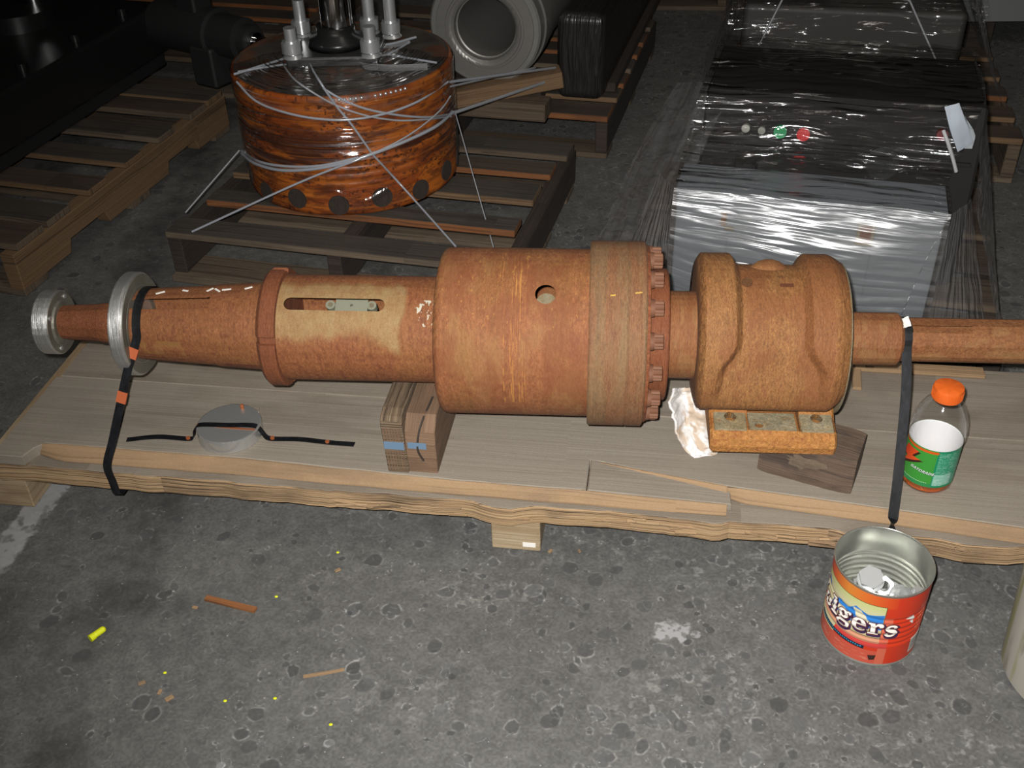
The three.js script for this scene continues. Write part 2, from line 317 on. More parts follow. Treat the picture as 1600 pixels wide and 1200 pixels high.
M.steel = std({ color: gray(0.62, 1, 0.95), metalness: 0.88, roughness: 0.44, bumpMap: gtex(512, 256, (u, v) => fbm(u * 90, v * 6, 3, 191)), bumpScale: 0.0012 });
M.steelFace = std({ color: gray(0.3, 1.02, 0.9), metalness: 0.4, roughness: 0.5, map: tex(256, 256, (u, v) => { const g = 190 + 60 * (fbm(u * 10, v * 10, 4, 193) - 0.5); return [g, g * 0.98, g * 0.92]; }) });
M.polish = std({ color: gray(0.5, 1, 0.96), metalness: 0.72, roughness: 0.26 });
M.chrome = std({ color: gray(0.6), metalness: 1, roughness: 0.1 });
M.tin = std({ color: gray(0.6, 0.99, 0.9), metalness: 0.85, roughness: 0.24 });
M.zinc = std({ color: gray(0.66, 0.98, 1.0), metalness: 0.75, roughness: 0.3 });
M.boreSteel = std({ color: gray(0.22, 1.04, 0.93), metalness: 0.5, roughness: 0.45 });
M.black = std({ color: gray(0.014), roughness: 0.6 });
M.blackGloss = std({ color: gray(0.012), roughness: 0.3 });
M.strap = std({ color: gray(0.022, 0.95, 1.15), roughness: 0.42, metalness: 0.4, map: tex(256, 128, (u, v) => { const g = 200 + 110 * (fbm(u * 90, v * 30, 3, 195) - 0.5) + (fbm(u * 200, v * 60, 2, 197) > 0.72 ? 60 : 0); return [g, g, g]; }) });
M.orangeTape = std({ color: 0xa8532c, roughness: 0.7 });
M.rustNail = std({ color: 0x8a4a22, roughness: 0.8 });
M.clipGray = std({ color: 0x7d7d6b, roughness: 0.5, metalness: 0.3 });

// stretch film: clear sheet, long shallow wrinkles
const filmBumpH = gtex(1024, 1024, (u, v) => { const w = 0.09 * fbm(u * 2.4, v * 2.4, 3, 201); const a = 1 - Math.abs(2 * fbm(u * 1.6, (v + w) * 17, 2, 203) - 1), b = 1 - Math.abs(2 * fbm(u * 5, (v + w * 1.5) * 52, 2, 205) - 1); return clamp(0.62 * a + 0.16 * b * fbm(u * 4, v * 6, 2, 206) + 0.22 * fbm(u * 3, v * 5, 2, 207)); });
const filmBumpV = gtex(512, 512, (u, v) => { const w = 0.06 * fbm(u * 3, v * 3, 3, 211); return clamp(0.7 * (1 - Math.abs(2 * fbm((u + w) * 16, v * 2.2, 2, 213) - 1)) + 0.3 * fbm((u + w) * 40, v * 5, 2, 215)); });
const film = o => phy({ color: gray(0.96), transmission: 1, thickness: 0, ior: 1.5, roughness: 0.1, side: THREE.DoubleSide, ...o });
const filmBumpD = filmBumpH.clone(); filmBumpD.rotation = 0.14; filmBumpD.needsUpdate = true;
M.filmFront = film({ bumpMap: filmBumpD, bumpScale: 0.009, roughness: 0.33, transmission: 0.98, ior: 2.3 });   // many layers
M.filmUpper = film({ bumpMap: filmBumpH, bumpScale: 0.026, roughness: 0.07, ior: 1.5, color: gray(0.96) });
M.filmSide = film({ bumpMap: filmBumpV, bumpScale: 0.014, roughness: 0.22, transmission: 0.95 });
M.filmTop = film({ bumpMap: filmBumpH, bumpScale: 0.014, roughness: 0.09 });
M.strand = phy({ color: gray(0.55, 0.96, 1.08), transmission: 0.5, thickness: 0, roughness: 0.2, ior: 1.8 });
M.foldFilm = phy({ color: gray(0.5), transmission: 0.6, thickness: 0, roughness: 0.24, ior: 2.0, bumpMap: filmBumpH, bumpScale: 0.004 });
M.strandThin = phy({ color: gray(0.4, 0.97, 1.05), transmission: 0.3, thickness: 0, roughness: 0.3, ior: 1.5 });

// ───────────────────────── the hall ─────────────────────────
{
  const g = new THREE.BoxGeometry(14, 0.2, 15); const p = g.attributes.position, uv = g.attributes.uv;
  for (let i = 0; i < p.count; i++) { p.setXYZ(i, p.getX(i), p.getY(i) - 0.1, p.getZ(i) - 3); uv.setXY(i, (p.getX(i) + FX) / FT, (p.getZ(i) + FZ) / FT); }
  const f = struct('floor', g, M.floor); f.userData.label = 'dark grey worn concrete floor with exposed round aggregate';
  struct('wall_left', new THREE.BoxGeometry(0.2, 5, 15).translate(-7, 2.5, -3), M.wall);
  struct('wall_right', new THREE.BoxGeometry(0.2, 5, 15).translate(7, 2.5, -3), M.wall);
  struct('wall_back', new THREE.BoxGeometry(14, 5, 0.2).translate(0, 2.5, -10.4), M.wall);
  struct('wall_front', new THREE.BoxGeometry(14, 5, 0.2).translate(0, 2.5, 4.4), M.wall);
  struct('ceiling', new THREE.BoxGeometry(14, 0.2, 15).translate(0, 5.0, -3), M.ceiling);
}
function lampFixture(x, y, z, label) {
  const t = thing('ceiling_lamp', label, 'lamp', [x, y, z]);
  mesh('housing', new RoundedBoxGeometry(1.3, 0.07, 0.34, 2, 0.02).translate(0, 0.06, 0), std({ color: 0x777777, roughness: 0.6 }), t);
  mesh('diffuser', new THREE.BoxGeometry(1.2, 0.012, 0.28).translate(0, 0.016, 0), std({ color: 0xdddddd, emissive: 0xfff6ea, emissiveIntensity: 1.2, roughness: 0.6 }), t);
  for (const s of [-0.5, 0.5]) mesh('hanger', new THREE.CylinderGeometry(0.006, 0.006, 4.9 - y - 0.09, 6).translate(s, (4.9 - y + 0.09) / 2, 0), M.black, t);
  const l = new THREE.RectAreaLight(0xfff6ea, 9, 1.2, 0.28); l.position.set(x, y - 0.005, z); l.lookAt(x, 0, z); l.name = 'lamp_glow'; scene.add(l);
}
lampFixture(-0.5, 4.0, -2.0, 'long grey ceiling lamp hanging above the coupling shaft');
lampFixture(1.6, 4.0, -0.6, 'long grey ceiling lamp hanging behind the photographer');

// ───────────────────────── pallets ─────────────────────────
// origin front left on the floor, boards along x, runners back along -z
function pallet(label, pos, turn, o) {
  const t = thing('wooden_pallet', label, 'pallet', pos, turn), R = rng(o.seed), Ht = o.h ?? 0.14, bt = 0.019, sh = Ht - 2 * bt;
  const W = o.w, D = o.d, sw = 0.038;
  for (let k = 0; k < (o.runners ?? 3); k++) {
    const x = sw / 2 + (W - sw) * k / ((o.runners ?? 3) - 1);
    let g;
    if (o.notch) {
      const y0 = 0, y1 = sh, n = 0.23 / 1.2 * D * 0.9, pts = [[0, y0]]; for (const c of [0.27, 0.73]) { const m = c * D; pts.push([m - n / 2, y0], [m - n / 2 + 0.015, y0 + 0.036], [m + n / 2 - 0.015, y0 + 0.036], [m + n / 2, y0]); } pts.push([D, y0], [D, y1], [0, y1]);
      g = extr(pts, sw, 0.002); g.rotateY(Math.PI / 2); g.computeVertexNormals(); boxUV(g, 'z'); g.translate(x - sw / 2, bt, 0);
    } else g = wbox(sw, sh, D, 'z', 0.004, x, bt + sh / 2, -D / 2);
    mesh('runner', g, o.runnerMat ?? M.old2, t);
  }
  for (const [z, w, x0 = 0, x1 = W, mm] of o.boards) {
    const ed = mm ?? o.mats[Math.floor(R() * o.mats.length)], tp = R() < 0.5 ? M.topGray : M.topBrown;
    const b = mesh('deck_board', wbox(x1 - x0, bt * (0.9 + 0.2 * R()), w, 'x', 0.003), [ed, ed, tp, tp, ed, ed], t);
    b.position.set((x0 + x1) / 2, Ht - bt / 2 + (R() - 0.5) * 0.002, -z - w / 2); b.rotation.y = (R() - 0.5) * 0.012;
  }
  for (const [z, w] of o.bottom ?? [[0, 0.1], [D / 2 - 0.05, 0.1], [D - 0.1, 0.1]]) mesh('bottom_board', wbox(W, bt, w, 'x', 0.003, W / 2, bt / 2, -z - w / 2), o.bottomMat ?? M.old, t);
  return t;
}
// long skid under the shaft
const DY = -9.2 * D2R, DECK = 0.15, deckO = V(-0.006, 0, -1.407);
const dX = V(Math.cos(DY), 0, -Math.sin(DY)), dZ = V(Math.sin(DY), 0, Math.cos(DY));
const onDeck = (X, y, Z) => deckO.clone().addScaledVector(dX, X).addScaledVector(dZ, Z).setY(y);
{
  const t = thing('long_skid', 'long low skid of two wide weathered planks carrying the rusty shaft', 'pallet', [deckO.x, 0, deckO.z], DY), R = rng(5);
  const flat = (pts, y0, h, mat, name, parent = t, bev = 0.0015) => { // outline in X-Z, from y0 up by h
    const g = extr(pts.map(([x, z]) => [x, -z]), h - 2 * bev, bev); g.rotateX(-Math.PI / 2); g.translate(0, y0 + bev, 0); const q = toCreasedNormals(g, 0.5); boxUV(q, 'x'); return mesh(name, q, mat, parent);
  };
  const x0 = -0.985, x1 = 1.12;
  // front plank: split lower half with a chipped edge, upper half stepped back
  const chip = []; for (let x = x1; x > x0; x -= 0.014) chip.push([x, 0.004 * (fbm(x * 22 + 40, 1, 3, 81) - 0.5) * 2 + 0.012 * ss(0.55, 0.8, fbm(x * 9 + 5, 3, 3, 83)) * (x > -0.35 ? 1 : 0.2)]);
  const plank = flat([[x0, -0.253], [x1, -0.253], ...chip.map(([x, z]) => [x, z]), [x0, 0.002]], 0.089, 0.0385, M.fresh, 'front_plank');
  plank.userData.label = 'splintered tan front edge of the plank';
  const zt = x => -0.03 - 0.016 * ss(0, -0.6, x) + 0.0016 * (fbm(x * 30 + 60, 2, 3, 85) - 0.5) * 2, zt2 = x => lerp(-0.07, -0.012, (x - 0.372) / (0.95 - 0.372));
  const step = []; for (let x = 0.12; x > -0.905; x -= 0.02) step.push([x, zt(x)]);
  flat([[x0, -0.253], [x1, -0.253], [x1, -0.006], [0.95, zt2(0.95)], [0.86, zt2(0.86)], [0.62, zt2(0.62)], [0.378, zt2(0.378)], [0.25, -0.089], [0.14, -0.1125], [0.1275, -0.113], [0.1275, zt(0.128)], ...step, [-0.915, -0.03], [-0.925, -0.002], [x0, -0.002]], 0.1275, 0.0225, M.deck, 'deck_face', plank);
  const lg = chip.map(([x, z]) => [x, z - 0.003]); flat([[-0.925, -0.045], [x1, -0.07], ...lg.filter(p => p[0] > -0.92), [-0.92, -0.002]], 0.1265, 0.0025, M.deck2, 'worn_ledge', plank, 0.0005);
  // step face of fresh wood set against the upper half
  const bevelStrip = (xa, xb, top, w, sink = () => 0) => { const n = 24, T = [], B = []; for (let i = 0; i <= n; i++) { const x = lerp(xa, xb, i / n), k = ss(0, 0.04, i / n); T.push(V(x, 0.1492 - sink(x), top(x) + 0.0008)); B.push(V(x, 0.1288, top(x) + lerp(Math.min(0.006, w(x)), w(x), k))); } const g = sheet([T, T.map((p, i) => p.clone().lerp(B[i], 0.5)), B], 60, 6, 0.0012, 26, 4, 89, 0.004), u = g.attributes.uv; for (let i = 0; i < u.count; i++) u.setXY(i, u.getX(i) * (xb - xa) / 1.2, u.getY(i) * 0.09); mesh('split_face', g, M.split, plank); };
  bevelStrip(-0.915, 0.372, zt, x => 0.016 + 0.009 * ss(0, -0.6, x), x => 0.03 * Math.max(0, x - 0.13)); bevelStrip(0.13, 0.374, x => lerp(-0.114, -0.071, (x - 0.13) / 0.244), x => 0.002 + 0.016 * (x - 0.13) / 0.244); bevelStrip(0.374, 1.11, x => Math.min(zt2(x), -0.006), () => 0.017);
  // wedge that has sunk along the diagonal crack
  const wd = flat([[0.1255, -0.1135], [0.25, -0.0875], [0.374, -0.069], [0.376, -0.031], [0.1255, -0.031]], 0.1255, 0.0225, M.deck, 'split_wedge', plank); wd.rotation.z = -0.03; wd.position.y = 0.0058;
  const back = []; for (let x = x1; x > x0; x -= 0.05) back.push([x, -0.478 + 0.003 * (fbm(x * 9, 5, 2, 87) - 0.5)]);
  flat([[x0 + 0.008, -0.2565], ...back.reverse(), [x1, -0.2565]].reverse(), 0.089, 0.061, M.deck2, 'back_plank');
  for (const [a, b, z0] of [[-1.055, -0.955, -0.022], [-0.044, 0.047, -0.018], [0.98, 1.07, -0.02]]) mesh('runner', wbox(b - a, 0.0885, 0.45, 'z', 0.003, (a + b) / 2, 0.0443, z0 - 0.225), M.post, t);
  const pp = mesh('paint_mark', wbox(0.024, 0.011, 0.001, 'x', 0.0004, 0.026, 0.016, -0.0178), M.chalk, t); pp.userData.label = 'white paint mark on the middle runner';
  // bits of splinter raised on the chipped edge
  for (let i = 0; i < 26; i++) { const X = lerp(-0.3, 1.0, R()), l = 0.02 + R() * 0.06; const m = mesh('splinter', wbox(l, 0.003, 0.005, 'x', 0.001), R() < 0.4 ? M.split : M.fresh, t); m.position.set(X, 0.093 + R() * 0.03, 0.003 + 0.01 * ss(0.55, 0.8, fbm(X * 9 + 5, 3, 3, 83))); m.rotation.set(R() * 0.5, (R() - 0.5) * 0.25, (R() - 0.5) * 0.3); }
}
const p1o = onY(0, 380, 0.14); // far left pallet: its right front corner
{
  const a = 17 * D2R, W = 1.06, back = V(-Math.cos(a), 0, -Math.sin(a)).multiplyScalar(W - 0.045);
  const pos = V(p1o.x, 0, p1o.z).add(back).add(V(-Math.sin(a) * 0.02, 0, Math.cos(a) * 0.02));
  pallet('pale pallet with notched runners under the black machine base', [pos.x, 0, pos.z], -a, { w: W, d: 1.1, seed: 11, notch: true, runnerMat: M.oldTan, mats: [M.oldTan, M.old], boards: [[0.02, 0.11], [0.15, 0.1], [0.335, 0.09], [0.52, 0.09], [0.7, 0.09], [0.885, 0.1], [1.0, 0.09]] });
}
const p5a = 15.5 * D2R, p5X = V(Math.cos(p5a), 0, Math.sin(p5a)), p5Z = V(-Math.sin(p5a), 0, Math.cos(p5a));
pallet('dark weathered pallet under the rusty orange drum', [-0.873, 0, -2.463], -p5a, { w: 0.915, d: 0.74, seed: 21, runnerMat: M.oldDark, mats: [M.old2], bottom: [[-0.02, 0.12], [0.32, 0.1], [0.62, 0.1]],
  boards: [[-0.005, 0.085, 0, 0.915, M.old], [0.18, 0.07, 0.02, 0.875, M.oldOrange], [0.355, 0.1, 0.01, 0.88, M.oldTan], [0.515, 0.08, 0.01, 0.89, M.oldOrange], [0.645, 0.09, 0, 0.91, M.old2]] });
const p4o = onY(945, 222, 0), p4a = 15.6 * D2R;
{
  const X = V(Math.cos(p4a), 0, Math.sin(p4a)), pos = V(p4o.x, 0, p4o.z).addScaledVector(X, -0.98).addScaledVector(V(-Math.sin(p4a), 0, Math.cos(p4a)), 0.13);
  pallet('brown pallet under the steel pipe and the black wrapped bundle', [pos.x, 0, pos.z], -p4a, { w: 1.01, d: 1.0, seed: 31, runnerMat: M.oldDark, mats: [M.old2, M.old], bottomMat: M.old2,
    boards: [[0, 0.11, 0, 1.01, M.oldOrange], [0.155, 0.09, 0, 1.01, M.oldTan], [0.28, 0.1, 0, 1.01, M.oldOrange], [0.42, 0.1], [0.475 + 0.08, 0.09, 0, 1.01, M.oldOrange], [0.68, 0.1, 0, 1.01, M.oldOrange], [0.86, 0.1]] });
}
pallet('far pallet behind the black cylinder and the drum', [-2.0, 0, -4.02], -16 * D2R, { w: 1.15, d: 1.1, seed: 41, h: 0.14, mats: [M.oldOrange, M.oldTan, M.old2], boards: [[0, 0.1], [0.14, 0.1], [0.3, 0.1], [0.47, 0.1], [0.62, 0.1], [0.8, 0.1], [0.98, 0.1]] });
pallet('farthest pallet lying behind the black cylinder', [-1.75, 0, -5.3], -14 * D2R, { w: 1.2, d: 1.0, seed: 45, mats: [M.oldOrange, M.oldTan], boards: [[0, 0.1], [0.15, 0.1], [0.3, 0.1], [0.45, 0.1], [0.62, 0.1], [0.8, 0.1]] });
pallet('far pallet beyond the steel pipe and the wrapped crate', [0.38, 0, -4.62], -7 * D2R, { w: 1.1, d: 1.0, seed: 51, mats: [M.old, M.oldTan], boards: [[0, 0.12], [0.16, 0.12], [0.33, 0.12], [0.5, 0.12], [0.68, 0.12], [0.85, 0.12]] });
pallet('pallet under the dark film-wrapped crate', [0.665, 0, -3.065], -14 * D2R, { w: 0.84, d: 0.8, seed: 55, bottom: [[0, 0.1], [0.35, 0.1], [0.68, 0.1]], mats: [M.oldTan, M.oldOrange], boards: [[0, 0.09], [0.16, 0.09], [0.33, 0.09], [0.5, 0.09], [0.68, 0.09]] });

// ───────────────────────── shaft assembly ─────────────────────────
const K = 1.0294, SYAW = -5.29 * D2R, shA = onY(83, 503, 0.37);
const sD = V(Math.cos(SYAW), 0, -Math.sin(SYAW)), sN = V(Math.sin(SYAW), 0, Math.cos(SYAW));
const onShaft = (u, r, deg) => shA.clone().addScaledVector(sD, u).addScaledVector(sN, r * Math.cos(deg * D2R)).add(V(0, r * Math.sin(deg * D2R), 0));
{
  const S = thing('coupling_shaft', 'long rusty steel shaft with coupling, flanges and bearing housing lying on the skid', 'machine shaft', shA.toArray(), SYAW);
  const P = a => a.map(([u, r]) => [u * K, r * K]);
  const sec = (name, prof, mat, seg = 96, rfn) => mesh(name, rev(P(prof), seg, rfn), mat, S);
  const bevelDisc = (a, b, r, c = 0.002) => [[a, 0.0], [a, r - c], [a + c, r], [b - c, r], [b, r - c], [b, 0.0]];
  // end flange with bolt holes
  const f1 = sec('end_flange', bevelDisc(-0.0125, 0.017, 0.057, 0.003), M.steel); f1.userData.label = 'bright steel end flange';
  mesh('flange_face', rev(P([[0.0168, 0.0545], [0.0176, 0.054], [0.0176, 0.041], [0.0168, 0.0405]]), 64), M.steelFace, f1);
  mesh('boss', rev(P([[0.016, 0.04], [0.021, 0.038], [0.0225, 0.0]]), 64), M.steelFace, f1);
  for (let i = 0; i < 4; i++) { const a = (40 + i * 90) * D2R; mesh('bolt_hole', new THREE.CylinderGeometry(0.0042, 0.0042, 0.004, 12).rotateZ(Math.PI / 2).translate(0.0185, 0.048 * Math.sin(a), 0.048 * Math.cos(a)), M.zinc, f1); }
  sec('tapered_end', [[0.015, 0], [0.015, 0.0295], [0.09, 0.034], [0.092, 0.0352], [0.115, 0.0362], [0.15, 0.0365], [0.15, 0]], M.rustTaper);
  const f2 = sec('ring_flange', bevelDisc(0.140, 0.165, 0.0916, 0.004), M.steel); f2.userData.label = 'bright steel ring flange beside the strap';
  mesh('flange_face', rev(P([[0.1645, 0.088], [0.166, 0.087], [0.166, 0.07], [0.1645, 0.069]]), 96), M.steelFace, f2);
  mesh('flange_recess', rev(P([[0.1645, 0.0685], [0.1655, 0.068], [0.1655, 0.05]]), 96), M.steelFace, f2);
  // tapered hub with keyway
  const keyAt = (L, uc, r, deg, w = 0.02, dp = 0.008, sl = 0) => { const g = new THREE.BoxGeometry(L, dp, w); g.rotateZ(sl); g.translate(0, r, 0); g.rotateX((90 - deg) * D2R); g.translate(uc, 0, 0); return g; };
  const cone = rev(P([[0.16, 0], [0.16, 0.0615], [0.178, 0.063], [0.3, 0.0705], [0.312, 0.0725], [0.395, 0.077], [0.41, 0.077], [0.41, 0]]), 96);
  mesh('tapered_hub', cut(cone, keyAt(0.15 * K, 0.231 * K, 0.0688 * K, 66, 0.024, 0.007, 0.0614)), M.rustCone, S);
  // chalk marks on the hub
  for (const [u, deg, l, tl] of [[0.212, 88, 0.016, 0.5], [0.256, 91, 0.011, -0.2], [0.3, 91, 0.014, 0.9], [0.314, 89, 0.014, -0.7], [0.33, 90, 0.016, 0.2], [0.368, 92, 0.014, 0.6]]) { const g = new THREE.BoxGeometry(l, 0.0012, 0.0035); g.rotateY(tl); g.translate(0, (0.0632 + (u - 0.178) * 0.0625) * K + 0.0014, 0); g.rotateX((90 - deg) * D2R); g.translate(u * K, 0, 0); mesh('chalk_mark', g, M.chalk, S).userData.label = 'white chalk stroke'; }
  // lock collar with notches
  sec('lock_collar', [[0.396, 0.0], [0.396, 0.088], [0.40, 0.0985], [0.406, 0.1035], [0.428, 0.1035], [0.431, 0.101], [0.431, 0.0]], M.rustDark, 360, (u, a, r) => { const q = (((a / D2R - 15) % 90) + 90) % 90; return r > 0.085 * K && q < 8 ? r - 0.0055 : r; });
  // sleeve with slot
  const slot = (() => { const w = 0.0235, a = 0.4425 * K, b = 0.6135 * K, g = extr([[a + w / 2, -w / 2], ...Array.from({ length: 13 }, (_, i) => [b - w / 2 + w / 2 * Math.sin(i / 12 * Math.PI), -w / 2 * Math.cos(i / 12 * Math.PI)]), [a + w / 2, w / 2], ...Array.from({ length: 11 }, (_, i) => [a + w / 2 - w / 2 * Math.sin((i + 1) / 12 * Math.PI), w / 2 * Math.cos((i + 1) / 12 * Math.PI)])], 0.05, 0); g.translate(0, 0, 0.074); g.rotateX(-58.5 * D2R); return g; })();
  const sleeve = rev(P([[0.4265, 0], [0.4265, 0.0905], [0.428, 0.092], [0.56, 0.092], [0.71, 0.092], [0.71, 0]]), 128);
  mesh('sleeve', cut(sleeve, slot), M.rustSleeve, S).userData.label = 'sleeve with an oiled tan patch and a long slot';
  const inSlot = (g, u, r) => { g.translate(0, r, 0); g.rotateX((90 - 58.5) * D2R); g.translate(u * K, 0, 0); return g; };
  mesh('key_block', inSlot(cut(new THREE.BoxGeometry(0.056, 0.014, 0.022), new THREE.CylinderGeometry(0.0026, 0.0026, 0.012, 14).translate(0, 0.005, 0)), 0.557, 0.0845), M.clipGray, S);
  for (const u of [0.5215, 0.591]) { const b = mesh('screw', inSlot(new THREE.CylinderGeometry(0.0085, 0.0085, 0.014, 20), u, 0.086), M.clipGray, S); mesh('screw_socket', inSlot(new THREE.CylinderGeometry(0.0045, 0.0045, 0.002, 6), u, 0.0932), M.footGray, b); }
  // coupling body with drilled hole
  const body = rev(P([[0.7, 0], [0.7, 0.11], [0.7005, 0.128], [0.703, 0.136], [0.708, 0.141], [0.716, 0.143], [0.83, 0.143], [0.96, 0.143], [0.96, 0]]), 144);
  const drill = new THREE.CylinderGeometry(0.0175, 0.0175, 0.2, 28).translate(0, 0.145 * K, 0).rotateX((90 - 58.5) * D2R).translate(0.8825 * K, 0, 0);
  const bodyM = mesh('coupling_body', cut(body, drill), M.rustBody, S);
  mesh('bore_plug', new THREE.CylinderGeometry(0.0172, 0.0172, 0.01, 28).translate(0, 0.108 * K, 0).rotateX((90 - 58.5) * D2R).translate(0.8825 * K, 0, 0), M.footGray, bodyM);
  const fl = sec('coupling_flange', [[0.952, 0], [0.952, 0.155], [0.9545, 0.1575], [1.0135, 0.1575], [1.014, 0.1565], [1.0155, 0.1565], [1.016, 0.1575], [1.042, 0.1575], [1.0445, 0.155], [1.0445, 0.0]], M.rustFlange, 144);
  mesh('flange_lip', rev(P([[1.044, 0.152], [1.0495, 0.15], [1.0495, 0.105], [1.044, 0.10]]), 120), M.rustDark, fl);
  for (let i = 0; i < 16; i++) { // twelve-point bolt heads
    const a = (i * 22.5 + 6) * D2R, sh = new THREE.Shape(); for (let k = 0; k < 24; k++) { const q = k / 24 * 6.2832, rr = k % 2 ? 0.0092 : 0.0112; k ? sh.lineTo(rr * Math.cos(q), rr * Math.sin(q)) : sh.moveTo(rr, 0); }
    const h = new THREE.ExtrudeGeometry(sh, { depth: 0.015, bevelEnabled: true, bevelSize: 0.0012, bevelThickness: 0.0012, bevelSegments: 1 }); h.translate(0, 0, 0.006);
    const w = new THREE.CylinderGeometry(0.0145, 0.0155, 0.007, 20).rotateX(Math.PI / 2).translate(0, 0, 0.0035);
    const b = new THREE.Group(); b.name = 'bolt'; b.position.set(1.0495 * K, 0.1355 * K * Math.sin(a), 0.1355 * K * Math.cos(a)); b.rotation.y = Math.PI / 2; S.add(b);
    mesh('bolt_head', h, M.rustBolt, b); mesh('washer', w, M.rustBolt, b);
  }
  sec('coupling_hub', [[1.04, 0], [1.04, 0.112], [1.08, 0.112], [1.0825, 0.1095], [1.0825, 0]], M.rustDark, 120);
  sec('middle_shaft', [[1.07, 0], [1.07, 0.0745], [1.15, 0.0745], [1.15, 0]], M.rustShaft);
  // bearing housing: two raised bands, their inner flanks spreading low down
  const B0 = 1.1296, B1 = 1.364, prof = [[B0, 0.0], [B0, 0.09]]; for (let i = 0; i <= 90; i++) prof.push([lerp(B0, B1, i / 90), 0.139]); prof.push([B1, 0.09], [B1, 0]);
  const mid = (1.1995 + 1.2918) / 2 * K;
  const bandR = (u, a, r) => {
    if (r < 0.1) return r;
    const deg = ((a / D2R) + 360) % 360, low = (deg > 180 ? deg - 360 : deg), s = (u - mid) / K;
    const wdL = 0.051 + 0.028 * ss(28, 4, low) * ss(-80, -45, low), hw = s < 0 ? wdL : wdL - 0.002;
    const band = Math.max(ss(hw - 0.004 - 0.01 * ss(25, -10, low), hw + 0.013, Math.abs(s)), ss(14, -30, low) * ss(-150, -100, low));
    const e = Math.min(u / K - B0, B1 - u / K), ch = u / K < mid / K ? 0.008 : 0.022, edge = e < ch ? 0.012 * Math.pow(1 - e / ch, 1.4) : 0;
    return (0.1215 + 0.0185 * band - edge * (1 + 1.2 * ss(-10, -45, low)) - 0.017 * ss(-20, -50, low) * ss(-125, -90, low)) * K;
  };
  const bh = mesh('bearing_housing', rev(P(prof), 160, bandR), M.rustBearing, S); bh.userData.label = 'cast split bearing housing with two raised bands';
  mesh('lug', rev([[1.212 * K, 0], [1.214 * K, 0.004], [1.228 * K, 0.014], [1.24 * K, 0.018], [1.252 * K, 0.018], [1.264 * K, 0.014], [1.278 * K, 0.004], [1.28 * K, 0]], 24).translate(0, 0.113 * K, -0.03), M.rustBearing, bh);
  mesh('grease_plug', new THREE.CylinderGeometry(0.0085, 0.0095, 0.006, 20).translate(0, 0.1235 * K, 0).rotateX(12 * D2R).translate(1.205 * K, 0, 0), M.rustBearing, bh);
  mesh('cast_mark', new THREE.BoxGeometry(0.022, 0.003, 0.006).translate(0, 0.1225 * K, 0).rotateX(14 * D2R).translate(1.268 * K, 0, 0), M.rustDark, bh);
  mesh('joint_strip', rev(P([[B1 - 0.002, 0.128], [B1 + 0.0022, 0.1275], [B1 + 0.0022, 0.1]]), 120), M.footGray, bh);
  // foot
  const ft = new THREE.Group(); ft.name = 'foot'; S.add(ft);
  const base = extr([[-0.03, -0.02], [0.146, -0.02], [0.148, -0.006], [0.144, 0.006], [0.128, 0.016], [0.1, 0.02], [0.06, 0.05], [-0.03, 0.06]].map(([z, y]) => [-z, y]), 0.205, 0.004); base.rotateY(Math.PI / 2);
  const hole = x => new THREE.CylinderGeometry(0.0105, 0.0105, 0.06, 20).translate(x, 0.01, 0.103);
  const foot = base.translate(1.1955, 0, 0); boxUV(foot, 'x', 0.3, 0.3);
  const rec = new THREE.BoxGeometry(0.088, 0.03, 0.062).translate(1.3, 0.022, 0.098);
  const fm = mesh('foot_casting', cut(foot, hole(1.227), hole(1.373), rec, new THREE.CylinderGeometry(0.0075, 0.0075, 0.03, 18).translate(1.277, 0.008, 0.108)), M.rustFoot, ft);
  const padG = (x, w) => { const g = extr([[-0.07, 0], [-0.128, -0.001], [-0.134, 0.004], [-0.134, 0.0075], [-0.07, 0.0145]], w, 0.0015); g.rotateY(Math.PI / 2); return g.translate(x, 0.013, 0); };
  for (const [x, w, hx] of [[1.2, 0.052, 1.227], [1.346, 0.052, 1.373]]) { const g = padG(x, w); boxUV(g, 'x', 0.3, 0.3); mesh('pad', cut(g, hole(hx)), M.footGray, ft); }
  const dowel = () => new THREE.CylinderGeometry(0.0075, 0.0075, 0.03, 18).translate(1.277, 0.008, 0.108);
  mesh('machined_recess', cut(boxUV(new THREE.BoxGeometry(0.08, 0.003, 0.05).translate(1.3, 0.0085, 0.098), 'x', 0.3, 0.3), dowel()), M.footGray, ft);
  for (const hx of [1.227, 1.373]) mesh('rusty_bore', new THREE.CylinderGeometry(0.0104, 0.0104, 0.004, 20).translate(hx, -0.008, 0.103), M.rustFoot, ft);
  ft.position.y = -0.122;
  sec('drive_shaft', [[1.355, 0], [1.355, 0.0445], [1.465, 0.0445], [1.4705, 0.0395], [1.4705, 0]], M.rustShaft);
  const tail = rev(P([[1.468, 0], [1.468, 0.037], [1.6, 0.037], [1.83, 0.037], [1.832, 0.0345], [1.832, 0]]), 96);
  mesh('shaft_end', cut(tail, keyAt(0.115 * K, 1.523 * K, 0.0385 * K, 62, 0.014, 0.007)), M.rustShaft, S);
}

